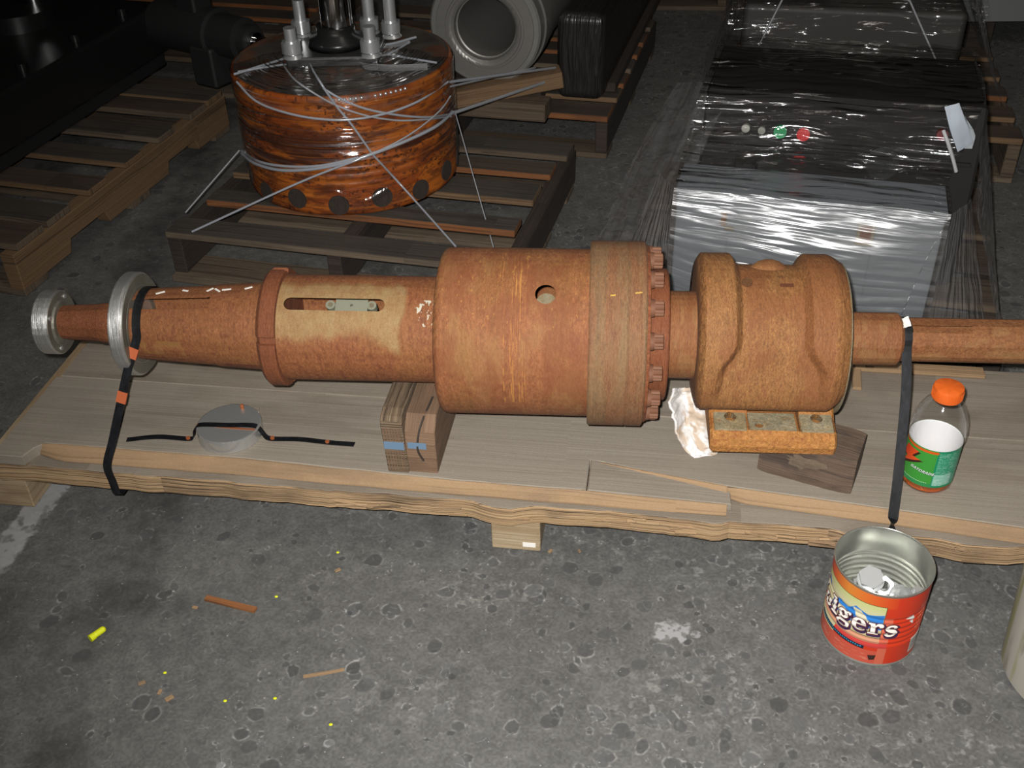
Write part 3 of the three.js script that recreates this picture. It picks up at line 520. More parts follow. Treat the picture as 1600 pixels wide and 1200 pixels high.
// timbers under the shaft
{
  const t = thing('timber_block', 'cracked upright timber block with blue paint under the coupling sleeve', 'wood block', onDeck(0, DECK, 0).toArray(), DY);
  const O = onY(608, 736, DECK).sub(onDeck(0, DECK, 0)), X0 = O.dot(dX), Z0 = O.dot(dZ), wL = 0.036, wR = 0.052, h = 0.123;
  const side = (w, hh, fr, lean) => { const g = extr([[0, 0], [0.24, 0], [0.24, hh], [0.03, hh], [fr * 0.5, hh - 0.004], [fr * 0.1, hh - fr * 0.45], [0, hh - fr]], w, 0.0015); g.rotateY(Math.PI / 2); const q = toCreasedNormals(g, 0.4); const p = q.attributes.position; for (let i = 0; i < p.count; i++) p.setX(i, p.getX(i) - lean * p.getY(i)); q.computeVertexNormals(); boxUV(q, 'z', 0.6, 0.15); return q; };
  const a = mesh('ridged_plank', side(wL, h, 0.022, 0.05), M.blockGray, t); a.position.set(X0, 0, Z0);
  for (let i = 0; i < 7; i++) { const r = mesh('grain_ridge', wbox(0.0022, 0.0022, 0.2, 'z', 0.0008), M.blockGray, a); r.position.set(0.003 + i * 0.005 - 0.05 * h, h, -0.13); const f = mesh('grain_ridge', wbox(0.0022, h * 0.8, 0.002, 'y', 0.0008), M.blockBrown, a); f.position.set(0.003 + i * 0.005 - 0.05 * h * 0.42, h * 0.42, 0.0005); f.rotation.z = 0.05; }
  const b = mesh('cracked_plank', side(wR, h - 0.012, 0.05, 0.02), M.blockBrown, t); b.position.set(X0 + wL + 0.0005, 0, Z0 - 0.004);
  const cr = [[0.029, 0.028, 0.001], [0.021, 0.046, 0.001], [0.02, 0.06, 0.0008], [0.023, 0.086, -0.0045], [0.029, 0.1062, -0.024], [0.033, 0.1112, -0.05], [0.035, 0.1112, -0.08]].map(q => V(q[0], q[1], q[2])); mesh('crack', ribbon(cr, 0.0035, 0.002, V(1, 0, 0), 40), M.oldDark, b);
  mesh('blue_paint_band', wbox(wL + 0.0006, 0.017, 0.001, 'x', 0.0003, wL / 2 - 0.0028, 0.062, 0.0018), M.bluePaint, a);
  mesh('blue_paint_band', wbox(0.034, 0.014, 0.001, 'x', 0.0003, 0.019, 0.0615, 0.0012), M.bluePaint, b);
}
{
  const a = Math.atan2(0.452, 0.892), t = thing('timber_chock', 'dark knotty wood chock under the bearing housing foot', 'wood block', [0.58, DECK, -1.381], -a);
  const g = new THREE.BoxGeometry(0.165, 0.079, 0.084, 22, 10, 10), p = g.attributes.position;
  for (let i = 0; i < p.count; i++) { const x = p.getX(i), y = p.getY(i), z = p.getZ(i), e = 1 - 0.06 * Math.pow(Math.abs(x) / 0.083, 8); p.setXYZ(i, x - 0.0825, y * e + 0.0398, z * e - 0.042 + (Math.abs(z) > 0.041 ? 0.004 * (fbm(x * 40, y * 40, 3, 91) - 0.5) : 0)); }
  g.computeVertexNormals(); boxUV(g, 'x', 0.6, 0.2); mesh('block_body', g, M.blockDark, t);
  const bp = Array.from({ length: 26 }, (_, i) => { const q = i / 26 * 6.2832, r = 1 + 0.7 * (vn(i * 0.9, 3, 93) - 0.5); return [0.032 * r * Math.cos(q), 0.013 * r * Math.sin(q)]; });
  mesh('bare_patch', extr(bp, 0.002, 0).translate(-0.085, 0.045, -0.0005), M.old, t).userData.label = 'pale scuffed patch';
}

// straps
{
  const e = onDeck(-0.747, DECK, 0.006), tp = onShaft(0.193, 0.0665, 30);
  const arc = []; for (let d = 250; d > 5; d -= 14) arc.push(onShaft(0.187, 0.0662, d > 180 ? d - 360 : d));
  arc.reverse();
  const t = thing('steel_strap', 'black steel strap tying the ring flange end down to the skid', 'strap');
  const front = [onDeck(-0.742, 0.085, -0.012), onDeck(-0.743, 0.087, 0.012), onDeck(-0.746, 0.12, 0.0125), onDeck(-0.749, DECK + 0.003, 0.0095), ...[0.2, 0.5, 0.75].map(k => onDeck(-0.749, DECK + 0.003, 0.0095).lerp(onShaft(0.182, 0.07, 12), k)), ...[14, 24, 34, 44, 54, 64, 74, 84, 94, 104, 114, 124, 134, 144, 154, 164].map(d => onShaft(0.186, 0.0682, d)), onShaft(0.19, 0.1, 215), onDeck(-0.70, DECK + 0.004, -0.45), onDeck(-0.70, DECK - 0.02, -0.482), onDeck(-0.70, 0.086, -0.48)];
  mesh('band', ribbon(front, 0.0155, 0.0012, sD, 240), M.strap, t);
  for (const [px, py, ln] of [[196, 548, 0.02], [189, 620, 0.022]]) { // tape on the band
    const c = new THREE.CatmullRomCurve3(front, false, 'centripetal'); let best = 9e9, bu = 0; for (let i = 0; i <= 400; i++) { const q = c.getPoint(i / 400 * 0.6), d = ray(px, py).normalize(), v = q.clone().sub(V(0, H, 0)); const dist = v.clone().addScaledVector(d, -v.dot(d)).length(); if (dist < best) { best = dist; bu = i / 400 * 0.6; } }
    const q = c.getPoint(bu), tg = c.getTangent(bu); mesh('orange_tape', ribbon([q.clone().addScaledVector(tg, -ln / 2), q, q.clone().addScaledVector(tg, ln / 2)], 0.018, 0.003, sD, 4), M.orangeTape, t).userData.label = 'orange tape round the band';
  }
}
{
  const t = thing('steel_strap', 'black steel strap tying the thin shaft end down beside the bottle', 'strap'), u = 1.4755 * K, r = 0.0372 * K + 0.001;
  const tie = onDeck(0.642, DECK + 0.003, 0.006), up = onDeck(0.652, 0.2, -0.06), tw = tie.clone().lerp(up, 0.35);
  const pts = [onDeck(0.64, 0.086, 0.004), onDeck(0.641, 0.1, 0.0125), tie, tw, up, onShaft(u, 0.09, -30), onShaft(u, r, 8), onShaft(u, r, 40), onShaft(u, r, 70), onShaft(u, r, 100), onShaft(u, r, 135), onShaft(u, r + 0.004, 170), onShaft(u, 0.1, 220), onDeck(0.66, DECK + 0.003, -0.46), onDeck(0.66, DECK - 0.02, -0.484)];
  const twist = k => sD.clone().applyAxisAngle(V(0, 1, 0), 1.1 * Math.exp(-Math.pow((k - 0.155) / 0.022, 2)));
  mesh('band', ribbon(pts, 0.0165, 0.0012, twist, 170), M.strap, t);
  mesh('paper_scrap', sheet([[onShaft(u - 0.012, r + 0.002, 88), onShaft(u + 0.004, r + 0.006, 92)], [onShaft(u - 0.008, r + 0.003, 60), onShaft(u + 0.006, r + 0.003, 66)]], 6, 6, 0.003, 3, 3, 301, 0.0006), M.chalk, t).userData.label = 'white scrap caught under the band';
}

// polished disc strapped to the deck
{
  const c = onDeck(-0.568 + 0.012, DECK, -0.112), R0 = 0.0605, h = 0.026;
  const t = thing('steel_disc', 'polished round steel disc lying on the deck planks', 'steel disc', c.toArray(), DY);
  const g = new THREE.LatheGeometry([[0, h], [R0 - 0.0025, h], [R0 - 0.0006, h - 0.0006], [R0, h - 0.0025], [R0, 0.001], [R0 - 0.001, 0], [0, 0]].map(p => new THREE.Vector2(...p)).reverse(), 72); mesh('disc_body', toCreasedNormals(g, 0.3), M.polish, t);
  mesh('rust_streak', ribbon([V(-R0 * 0.97, h + 0.0006, 0.011), V(-0.02, h + 0.0006, 0.0135), V(0.02, h + 0.0006, 0.0145), V(R0 * 0.93, h + 0.0006, 0.014)], 0.004, 0.0006, V(0, 0, 1), 20), M.rustNail, t);
  const L = (X, y, Z) => onDeck(X, DECK + y, Z);
  const s = thing('hold_down_strap', 'short black strap nailed over the polished disc', 'strap'), cz = -0.104, cxx = -0.556;
  mesh('band', ribbon([L(-0.748, 0.0012, -0.071), L(-0.69, 0.004, -0.083), L(-0.628, 0.0012, -0.0875), L(-0.6215, 0.003, -0.089), L(-0.618, h * 0.8, -0.095), L(-0.612, h + 0.0012, -0.097), L(cxx, h + 0.0012, cz), L(-0.503, h + 0.0012, -0.108), L(-0.496, h * 0.85, -0.108), L(-0.484, 0.004, -0.106), L(-0.478, 0.0012, -0.1055), L(-0.42, 0.005, -0.105), L(-0.36, 0.0015, -0.106), L(-0.312, 0.003, -0.104)], 0.0125, 0.001, dZ, 120), M.strap, s);
  for (const [X, Z] of [[-0.632, -0.0875], [-0.472, -0.1055], [-0.365, -0.106]]) { const q = L(X, 0.003, Z).sub(V(0, 0, 0)); mesh('nail', new THREE.CylinderGeometry(0.0042, 0.0042, 0.003, 10).translate(q.x, q.y, q.z), M.rustNail, s); }
  const b = onDeck(-0.556 + 0.01, DECK + h, -0.112 - 0.047); single('wire_stub', mergeGeometries([new THREE.CylinderGeometry(0.003, 0.0035, 0.005, 10).translate(b.x, b.y + 0.0025, b.z), new THREE.SphereGeometry(0.004, 10, 8).translate(b.x, b.y + 0.006, b.z)]), M.rustNail, 'tiny rusty nut standing on the polished disc', 'nut');
}

// crumpled white rag behind the bearing foot
{
  const rag = std({ roughness: 0.95, side: THREE.DoubleSide, map: tex(512, 512, (u, v) => { const s = ss(0.55, 0.72, fbm(u * 4, v * 5, 5, 311)); return mix3([244, 240, 236], [186, 150, 112], 0.55 * s); }), color: gray(0.68) });
  const pt = (px, py, z) => onZ(px, py, z);
  const rows = [
    [pt(1049, 607, -1.575), pt(1066, 606, -1.60), pt(1085, 607, -1.60), pt(1112, 610, -1.61)],
    [pt(1046, 626, -1.552), pt(1066, 622, -1.585), pt(1090, 628, -1.572), pt(1116, 628, -1.59)],
    [pt(1049, 655, -1.530), pt(1070, 648, -1.556), pt(1093, 655, -1.545), pt(1122, 655, -1.57)],
    [pt(1056, 680, -1.515), pt(1076, 672, -1.535), pt(1098, 682, -1.52), pt(1126, 682, -1.545)],
    [pt(1072, 706, -1.505), pt(1086, 702, -1.508), pt(1104, 700, -1.507), pt(1128, 696, -1.52)],
    [pt(1084, 717, -1.4925), pt(1094, 716, -1.4935), pt(1108, 711, -1.503), pt(1126, 705, -1.5145)]];
  const g = sheet(rows, 48, 60, 0.009, 3, 9, 315, 0.004); const p = g.attributes.position;
  for (let i = 0; i < p.count; i++) if (p.getY(i) < DECK + 0.001) p.setY(i, DECK + 0.001); g.computeVertexNormals();
  single('crumpled_rag', g, rag, 'crumpled white stained rag between coupling and bearing housing', 'rag');
}
// thin offcuts lying on the back plank
{
  const a = single('wood_lath', wbox(0.25, 0.009, 0.03, 'x', 0.002), M.split, 'thin pale lath along the back edge of the skid', 'wood strip'); a.position.copy(onDeck(0.757, DECK + 0.0046, -0.461)); a.rotation.y = DY;
  const b = single('wood_lath', wbox(0.018, 0.007, 0.07, 'z', 0.002), M.split, 'short pale lath lying crosswise behind the bearing housing', 'wood strip'); const q = onY(1338, 594, DECK); b.position.set(q.x, DECK + 0.0036, q.z); b.rotation.y = -0.25;
}

// ───────────────────────── drink bottle ─────────────────────────
{
  const b0 = onY(1445, 748, DECK), t = thing('drink_bottle', 'clear plastic drink bottle with orange cap and green label on the skid', 'bottle', b0.toArray(), 0), r = 0.0445;
  const pet = phy({ color: gray(0.97), transmission: 1, thickness: 0, ior: 1.5, roughness: 0.08, side: THREE.DoubleSide });
  const lathe = (a, m = 64) => new THREE.LatheGeometry(a.map(p => new THREE.Vector2(...p)), m);
  mesh('bottle_body', lathe([[0.0, 0.006], [0.026, 0.004], [0.032, 0.0006], [0.04, 0.001], [0.0435, 0.006], [0.0445, 0.014], [0.0435, 0.018], [0.0435, 0.092], [0.0448, 0.097], [0.046, 0.105], [0.0462, 0.118], [0.0452, 0.1205], [0.0456, 0.123], [0.044, 0.136], [0.039, 0.152], [0.032, 0.166], [0.026, 0.174], [0.0225, 0.178], [0.0225, 0.196]]), pet, t);
  const lab = canvasTex(1024, 320, (c, w, h) => {
    c.fillStyle = '#3f9e3a'; c.fillRect(0, 0, w, h);
    const x0 = 470; // front panel centre
    c.fillStyle = '#2f9150'; c.fillRect(0, h - 30, w, 30);
    c.fillStyle = '#0f8f62'; c.fillRect(620, 0, 210, h); c.fillRect(200, 0, 120, h);
    c.fillStyle = '#e5601c'; c.beginPath(); c.moveTo(320, 10); c.lineTo(622, 10); c.quadraticCurveTo(634, 18, 622, 30); c.lineTo(320, 30); c.fill();
    c.fillStyle = '#3b1c12'; c.beginPath(); c.moveTo(520, 56); c.lineTo(478, 116); c.lineTo(548, 116); c.lineTo(398, 214); c.lineTo(426, 150); c.lineTo(372, 150); c.lineTo(410, 56); c.fill();
    const gr = c.createLinearGradient(380, 50, 520, 190); gr.addColorStop(0, '#e8401c'); gr.addColorStop(1, '#f06a2a'); c.fillStyle = gr; c.beginPath(); c.moveTo(506, 50); c.lineTo(464, 110); c.lineTo(528, 110); c.lineTo(392, 196); c.lineTo(420, 140); c.lineTo(366, 140); c.lineTo(404, 50); c.fill();
    c.save(); c.translate(470, 196); c.rotate(0.12); c.font = 'italic bold 30px sans-serif'; c.fillStyle = '#123'; c.fillText('GATORADE', 3, 3); c.fillStyle = '#f2f4f0'; c.fillText('GATORADE', 0, 0); c.restore();
    c.fillStyle = 'rgba(230,245,225,.8)'; for (let i = 0; i < 14; i++) c.fillRect(430 + i * 12, 282 + (i % 3), 8, 5);
    const R = rng(15); for (let y = 18; y < h - 20; y += 10) { let x = 632; while (x < 812) { const l = 6 + R() * 30; c.fillStyle = `rgba(225,245,235,${0.35 + R() * 0.5})`; c.fillRect(x, y + (R() < 0.1 ? 3 : 0), Math.min(l, 812 - x), 4); x += l + 4; } }
    c.fillStyle = 'rgba(226,240,232,.55)'; c.fillRect(626, 205, 120, 95);
  });
  const lg = new THREE.CylinderGeometry(r, r, 0.08, 72, 1, true).translate(0, 0.058, 0);
  const l = mesh('label', lg, std({ map: lab, roughness: 0.45, color: gray(0.62) }), t); l.rotation.y = 2.25; l.userData.label = 'green printed label with orange bolt';
  mesh('label_back', new THREE.CylinderGeometry(r - 0.0004, r - 0.0004, 0.08, 72, 1, true).translate(0, 0.058, 0), std({ color: gray(0.75), roughness: 0.7, side: THREE.DoubleSide }), l);
  mesh('drink_rest', lathe([[0, 0.0066], [0.026, 0.0048], [0.033, 0.0016], [0.0395, 0.002], [0.0428, 0.0065], [0.0436, 0.0165], [0, 0.0165]]), phy({ color: 0xffb060, transmission: 0.9, thickness: 0.03, ior: 1.33, attenuationColor: new THREE.Color(0.8, 0.32, 0.06), attenuationDistance: 0.02, roughness: 0.05 }), t);
  const cap = lathe([[0, 0.203], [0.021, 0.203], [0.0238, 0.2018], [0.0246, 0.199], [0.0246, 0.181], [0.0238, 0.1795], [0.0215, 0.1795]].reverse(), 72);
  const cp = mesh('cap', toCreasedNormals(cap, 0.5), std({ color: 0xc85a1e, roughness: 0.42 }), t);
  for (let i = 0; i < 40; i++) { const a = i / 40 * 6.2832; mesh('cap_rib', new THREE.BoxGeometry(0.0014, 0.014, 0.0012).translate(0, 0.1895, 0.0246).rotateY(a), cp.material, cp); }
}

// ───────────────────────── coffee can with hardware ─────────────────────────
const canO = onY(1355, 984, 0);
{
  const t = thing('coffee_can', 'red and orange coffee can without lid standing on the concrete', 'can', [canO.x, 0, canO.z], 0), R0 = 0.0765, h = 0.165;
  const wob = y => { let r = R0; for (const c of [0.052, 0.062, 0.074, 0.086, 0.098, 0.108]) r -= 0.002 * Math.exp(-Math.pow((y - c) / 0.003, 2)); return r; };
  const inner = [[0.002, 0.003], [R0 - 0.004, 0.003]]; for (let y = 0.005; y < h - 0.002; y += 0.0012) inner.push([wob(y) - 0.0007 + (y > 0.112 ? 0 : 0), y]);
  const full = [...inner, [R0 - 0.0006, h], [R0 + 0.001, h + 0.001], [R0 + 0.0016, h - 0.0005], [R0 + 0.001, h - 0.003]];
  for (let y = h - 0.004; y > 0.005; y -= 0.0018) full.push([wob(y), y]); full.push([R0 + 0.0012, 0.004], [R0 + 0.0014, 0.001], [R0, 0], [R0 - 0.003, 0.0005], [0.002, 0.0015]);
  mesh('can_body', new THREE.LatheGeometry(full.map(p => new THREE.Vector2(...p)), 96), M.tin, t);
  const lab = canvasTex(2048, 700, (c, w, h) => {
    const R = rng(23); c.fillStyle = '#d43a1c'; c.fillRect(0, 0, w, h);
    const g = c.createLinearGradient(420, 0, 1010, 0); g.addColorStop(0, '#d2401c'); g.addColorStop(0.45, '#e08a34'); g.addColorStop(1, '#d8481f'); c.fillStyle = g; c.fillRect(380, 0, 640, 110);
    // picture panel: pale sky and blue hills
    c.fillStyle = '#cfc58f'; c.fillRect(400, 96, 560, 330);
    const s = c.createLinearGradient(0, 96, 0, 330); s.addColorStop(0, '#c9cf86'); s.addColorStop(0.4, '#d8d2a6'); s.addColorStop(1, '#c4b58a'); c.fillStyle = s; c.fillRect(404, 100, 552, 322);
    c.fillStyle = '#2f7fd0'; c.beginPath(); c.moveTo(560, 262); c.lineTo(640, 206); c.lineTo(700, 232); c.lineTo(760, 166); c.lineTo(850, 205); c.lineTo(954, 178); c.lineTo(954, 340); c.lineTo(560, 340); c.fill();
    c.fillStyle = '#ded6b8'; c.beginPath(); c.moveTo(740, 186); c.lineTo(800, 190); c.lineTo(880, 290); c.lineTo(800, 330); c.fill(); c.beginPath(); c.moveTo(600, 262); c.lineTo(680, 252); c.lineTo(760, 330); c.lineTo(620, 330); c.fill();
    c.fillStyle = '#2d74bd'; c.beginPath(); c.moveTo(440, 150); c.lineTo(500, 190); c.lineTo(520, 230); c.lineTo(430, 214); c.fill();
    c.strokeStyle = '#6b4a2a'; c.lineWidth = 5; c.strokeRect(402, 98, 556, 326);
    // pale lower bands
    c.fillStyle = '#d99a78'; c.fillRect(380, 426, 640, 60); c.fillStyle = '#c9bf95'; c.fillRect(380, 470, 250, 150); c.fillStyle = '#cf5a44'; c.fillRect(380, 560, 640, 140);
    c.fillStyle = '#d86a50'; c.fillRect(960, 210, 60, 490); c.fillStyle = '#c8403a'; c.fillRect(640, 486, 380, 40);
    for (let i = 0; i < 40; i++) { c.fillStyle = `rgba(236,200,180,${0.2 + R() * 0.4})`; c.fillRect(420 + R() * 480, 590 + R() * 80, 10 + R() * 40, 4); }
    c.save(); c.translate(690, 532); c.rotate(0.05); c.fillStyle = '#10233a'; c.fillRect(-240, -17, 420, 34); c.fillStyle = '#3aa0c8'; for (let i = 0; i < 24; i++) c.fillRect(-230 + i * 16.6, -8 + (i % 4 === 2 ? 4 : 0), 10, 12); c.restore();
    // lettering
    c.save(); c.translate(300, 424); c.rotate(-0.05); c.font = 'bold 205px serif'; c.textBaseline = 'alphabetic'; c.lineJoin = 'round';
    const word = 'Folgers'; let x = 0; for (let i = 0; i < word.length; i++) { const wd = c.measureText(word[i]).width, yy = 22 * Math.pow((i - 3) / 3, 2) - 12; c.lineWidth = 26; c.strokeStyle = '#33204a'; c.strokeText(word[i], x + 6, yy + 8); c.lineWidth = 14; c.strokeStyle = '#5d2a22'; c.strokeText(word[i], x, yy); c.fillStyle = '#f6efe6'; c.fillText(word[i], x, yy); x += wd + 2; } c.restore();
    // side panel: text block and bar code
    for (let y = 150; y < 450; y += 15) for (let x = 1230; x < 1390;) { const l = 8 + R() * 22; c.fillStyle = 'rgba(240,190,160,.55)'; c.fillRect(x, y, Math.min(l, 1390 - x), 7); x += l + 7; }
    c.fillStyle = '#d9d6cf'; c.fillRect(1215, 500, 150, 150); c.fillStyle = '#555'; for (let x = 1225; x < 1355;) { const l = 2 + R() * 4; c.fillRect(x, 512, l, 118); x += l + 2 + R() * 5; }
    // scuffs down to bare metal
    c.fillStyle = '#d8d8d4'; c.beginPath(); c.moveTo(1110, 238); c.lineTo(1180, 226); c.lineTo(1186, 262); c.lineTo(1150, 250); c.fill(); c.beginPath(); c.moveTo(1150, 276); c.lineTo(1190, 262); c.lineTo(1176, 306); c.fill();
    c.fillStyle = '#3a2420'; c.beginPath(); c.moveTo(905, 610); c.lineTo(960, 600); c.lineTo(955, 650); c.lineTo(920, 660); c.fill();
  });
  const lp = []; for (let y = 0.0045; y < h - 0.0045; y += 0.0018) lp.push(new THREE.Vector2(wob(y) + 0.0004, y));
  const l = mesh('label', new THREE.LatheGeometry(lp, 96), std({ map: lab, roughness: 0.36, color: gray(0.7) }), t); l.userData.label = 'printed wrap with large white lettering'; l.rotation.y = -3.107;
  // hardware in the can
  const bolt = (name, label, pos, rot, r, len, group) => { const g = thing(name, label, 'bolt', pos, 0, group); g.rotation.set(...rot); mesh('bolt_head', hexBar(r * 1.75, r * 1.2).translate(0, len / 2, 0), M.zinc, g); mesh('shank', new THREE.CylinderGeometry(r, r, len, 18), M.zinc, g); mesh('collar', new THREE.CylinderGeometry(r * 1.9, r * 1.9, r * 0.2, 24).translate(0, len / 2 - r * 0.65, 0), M.zinc, g); };
  const at = (dx, y, dz) => [canO.x + dx, y, canO.z + dz];
  const cp = (px, py, y) => { const q = onY(px, py, y); return [q.x, y, q.z]; };
  bolt('hex_bolt', 'large zinc bolt standing head up inside the coffee can', cp(1359, 914, 0.072), [0.4, 0.0, 0.2], 0.0115, 0.066);
  bolt('hex_bolt', 'zinc bolt lying across the middle of the coffee can', cp(1392, 932, 0.068), [1.1, 0.4, -0.5], 0.0115, 0.05);
  bolt('hex_bolt', 'small zinc bolt leaning on the inner wall of the coffee can', cp(1428, 934, 0.088), [0.1, 0.2, -0.2], 0.005, 0.036);
  const nut = (label, pos, r, rot) => { const s = new THREE.Shape(); for (let k = 0; k < 6; k++) s[k ? 'lineTo' : 'moveTo'](r * Math.cos(k * 1.0472), r * Math.sin(k * 1.0472)); const hl = new THREE.Path(); hl.absarc(0, 0, r * 0.55, 0, 6.2832, true); s.holes.push(hl); const g = new THREE.ExtrudeGeometry(s, { depth: r * 0.8, bevelEnabled: true, bevelSize: 0.0006, bevelThickness: 0.0006, bevelSegments: 1 }); const m = single('hex_nut', g, M.zinc, label, 'nut'); m.position.set(...pos); m.rotation.set(...rot); };
  nut('large shiny hex nut tilted among the bolts in the coffee can', cp(1381, 914, 0.084), 0.0165, [-0.7, -0.3, 0.3]);
  nut('hex nut lying low at the left side of the coffee can', cp(1341, 915, 0.075), 0.012, [-1.2, 0.1, 0.4]);
  nut('hex nut lying flat near the back of the coffee can', cp(1396, 924, 0.075), 0.012, [-1.4, 0, 0.2]);
  for (let i = 0; i < 5; i++) { const a = i * 1.3 + 0.5; bolt('hex_bolt', 'zinc bolt buried in the heap at the bottom of the coffee can', at(0.026 * Math.cos(a), 0.022 + 0.006 * i, 0.026 * Math.sin(a)), [1.35, a, 0.2], 0.0095, 0.05, 'bolts heaped in the coffee can'); }
}

// ───────────────────────── bucket at the right edge ─────────────────────────
{
  const o = V(0.9, 0, -1.103), t = thing('white_bucket', 'dirty white plastic bucket with green algae stains', 'bucket', o.toArray(), 0);
  const bm = std({ roughness: 0.6, color: gray(0.72), map: tex(1024, 512, (u, v) => { let c = mix3([196, 192, 182], [168, 164, 150], fbm(u * 8, v * 8, 4, 401)); const a = ss(0.47, 0.66, fbm(u * 14, v * 4.5, 5, 403)) * (1 - ss(0.35, 0.7, v)); c = mix3(c, [120, 126, 46], 0.75 * a); const d = ss(0.55, 0.75, fbm(u * 30, v * 20, 4, 405)); return mix3(c, [110, 104, 84], 0.45 * d); }) });
  const L = a => new THREE.LatheGeometry(a.map(p => new THREE.Vector2(...p)), 72);
  mesh('bucket_wall', L([[0.0, 0.004], [0.11, 0.004], [0.117, 0.0], [0.121, 0.006], [0.133, 0.2], [0.134, 0.25], [0.139, 0.252], [0.139, 0.258], [0.134, 0.26], [0.134, 0.27], [0.138, 0.271], [0.138, 0.3], [0.133, 0.301], [0.1315, 0.29], [0.118, 0.012], [0.0, 0.01]]), bm, t);
  for (const s of [-1, 1]) mesh('handle_lug', new RoundedBoxGeometry(0.02, 0.03, 0.03, 2, 0.006).translate(s * 0.142, 0.27, 0), bm, t);
  mesh('wire_handle', tube(Array.from({ length: 17 }, (_, i) => { const a = i / 16 * Math.PI; return V(0.147 * Math.cos(a), 0.272 - 0.02 * Math.sin(a), 0.155 * Math.sin(a)); }), 0.0022, 50, 8), M.zinc, t);
}

// ───────────────────────── litter on the floor ─────────────────────────
{
  const lie = (name, a, b, w, th, mat, label, cat, bend = 0) => { const A = onY(...a, 0), B = onY(...b, 0), m = A.clone().lerp(B, 0.5); m.y = bend; const sd = B.clone().sub(A).cross(V(0, 1, 0)).normalize(); const pts = [A, m, B].map((p, i) => p.clone().add(V(0, th / 2 + (i === 1 ? 0 : 0.0004), 0))); return single(name, ribbon(pts, w, th, sd, 16), mat, label, cat); };
  lie('wood_splinter', [322, 936], [400, 955], 0.011, 0.005, M.oldOrange, 'thick reddish wood splinter on the bare concrete', 'wood chip');
  lie('wood_splinter', [474, 1058], [538, 1047], 0.006, 0.002, M.split, 'thin pale wood sliver on the bare concrete', 'wood chip');
  const yl = std({ color: 0xc9cf10, roughness: 0.6 }), q = onY(152, 995, 0);
  const ep = thing('foam_earplug', 'bright yellow foam earplug lying on the concrete', 'earplug', [q.x, 0.0068, q.z], 0.9);
  mesh('plug_body', new THREE.CapsuleGeometry(0.0058, 0.013, 6, 16).rotateZ(Math.PI / 2 - 0.05).translate(0.006, 0, 0), yl, ep); mesh('plug_base', new THREE.CylinderGeometry(0.0068, 0.0062, 0.009, 18).rotateZ(Math.PI / 2).translate(-0.008, 0, 0), yl, ep);
  const chip = new THREE.IcosahedronGeometry(0.0032, 1); chip.scale(1, 0.5, 0.8);
  for (const [px, py] of [[352, 1096], [432, 933], [528, 864], [517, 1133], [430, 1092], [258, 1052]]) { const p = onY(px, py, 0), m = single('yellow_chip', chip, yl, 'tiny yellow foam crumb on the concrete', 'crumb', 'yellow crumbs on the concrete'); m.position.set(p.x, 0.0015, p.z); }
  for (const [px, py, k] of [[305, 950, 1], [222, 1068, 1.2], [250, 1082, 1], [265, 1092, 1.4], [860, 862, 1], [528, 892, 1.1], [905, 862, 0.8]]) { const p = onY(px, py, 0), m = single('wood_crumb', wbox(0.010 * k, 0.003, 0.006 * k, 'x', 0.001), M.split, 'tiny pale wood crumb on the concrete', 'crumb', 'wood crumbs on the concrete'); m.position.set(p.x, 0.0016, p.z); m.rotation.y = px * 0.37; }
}

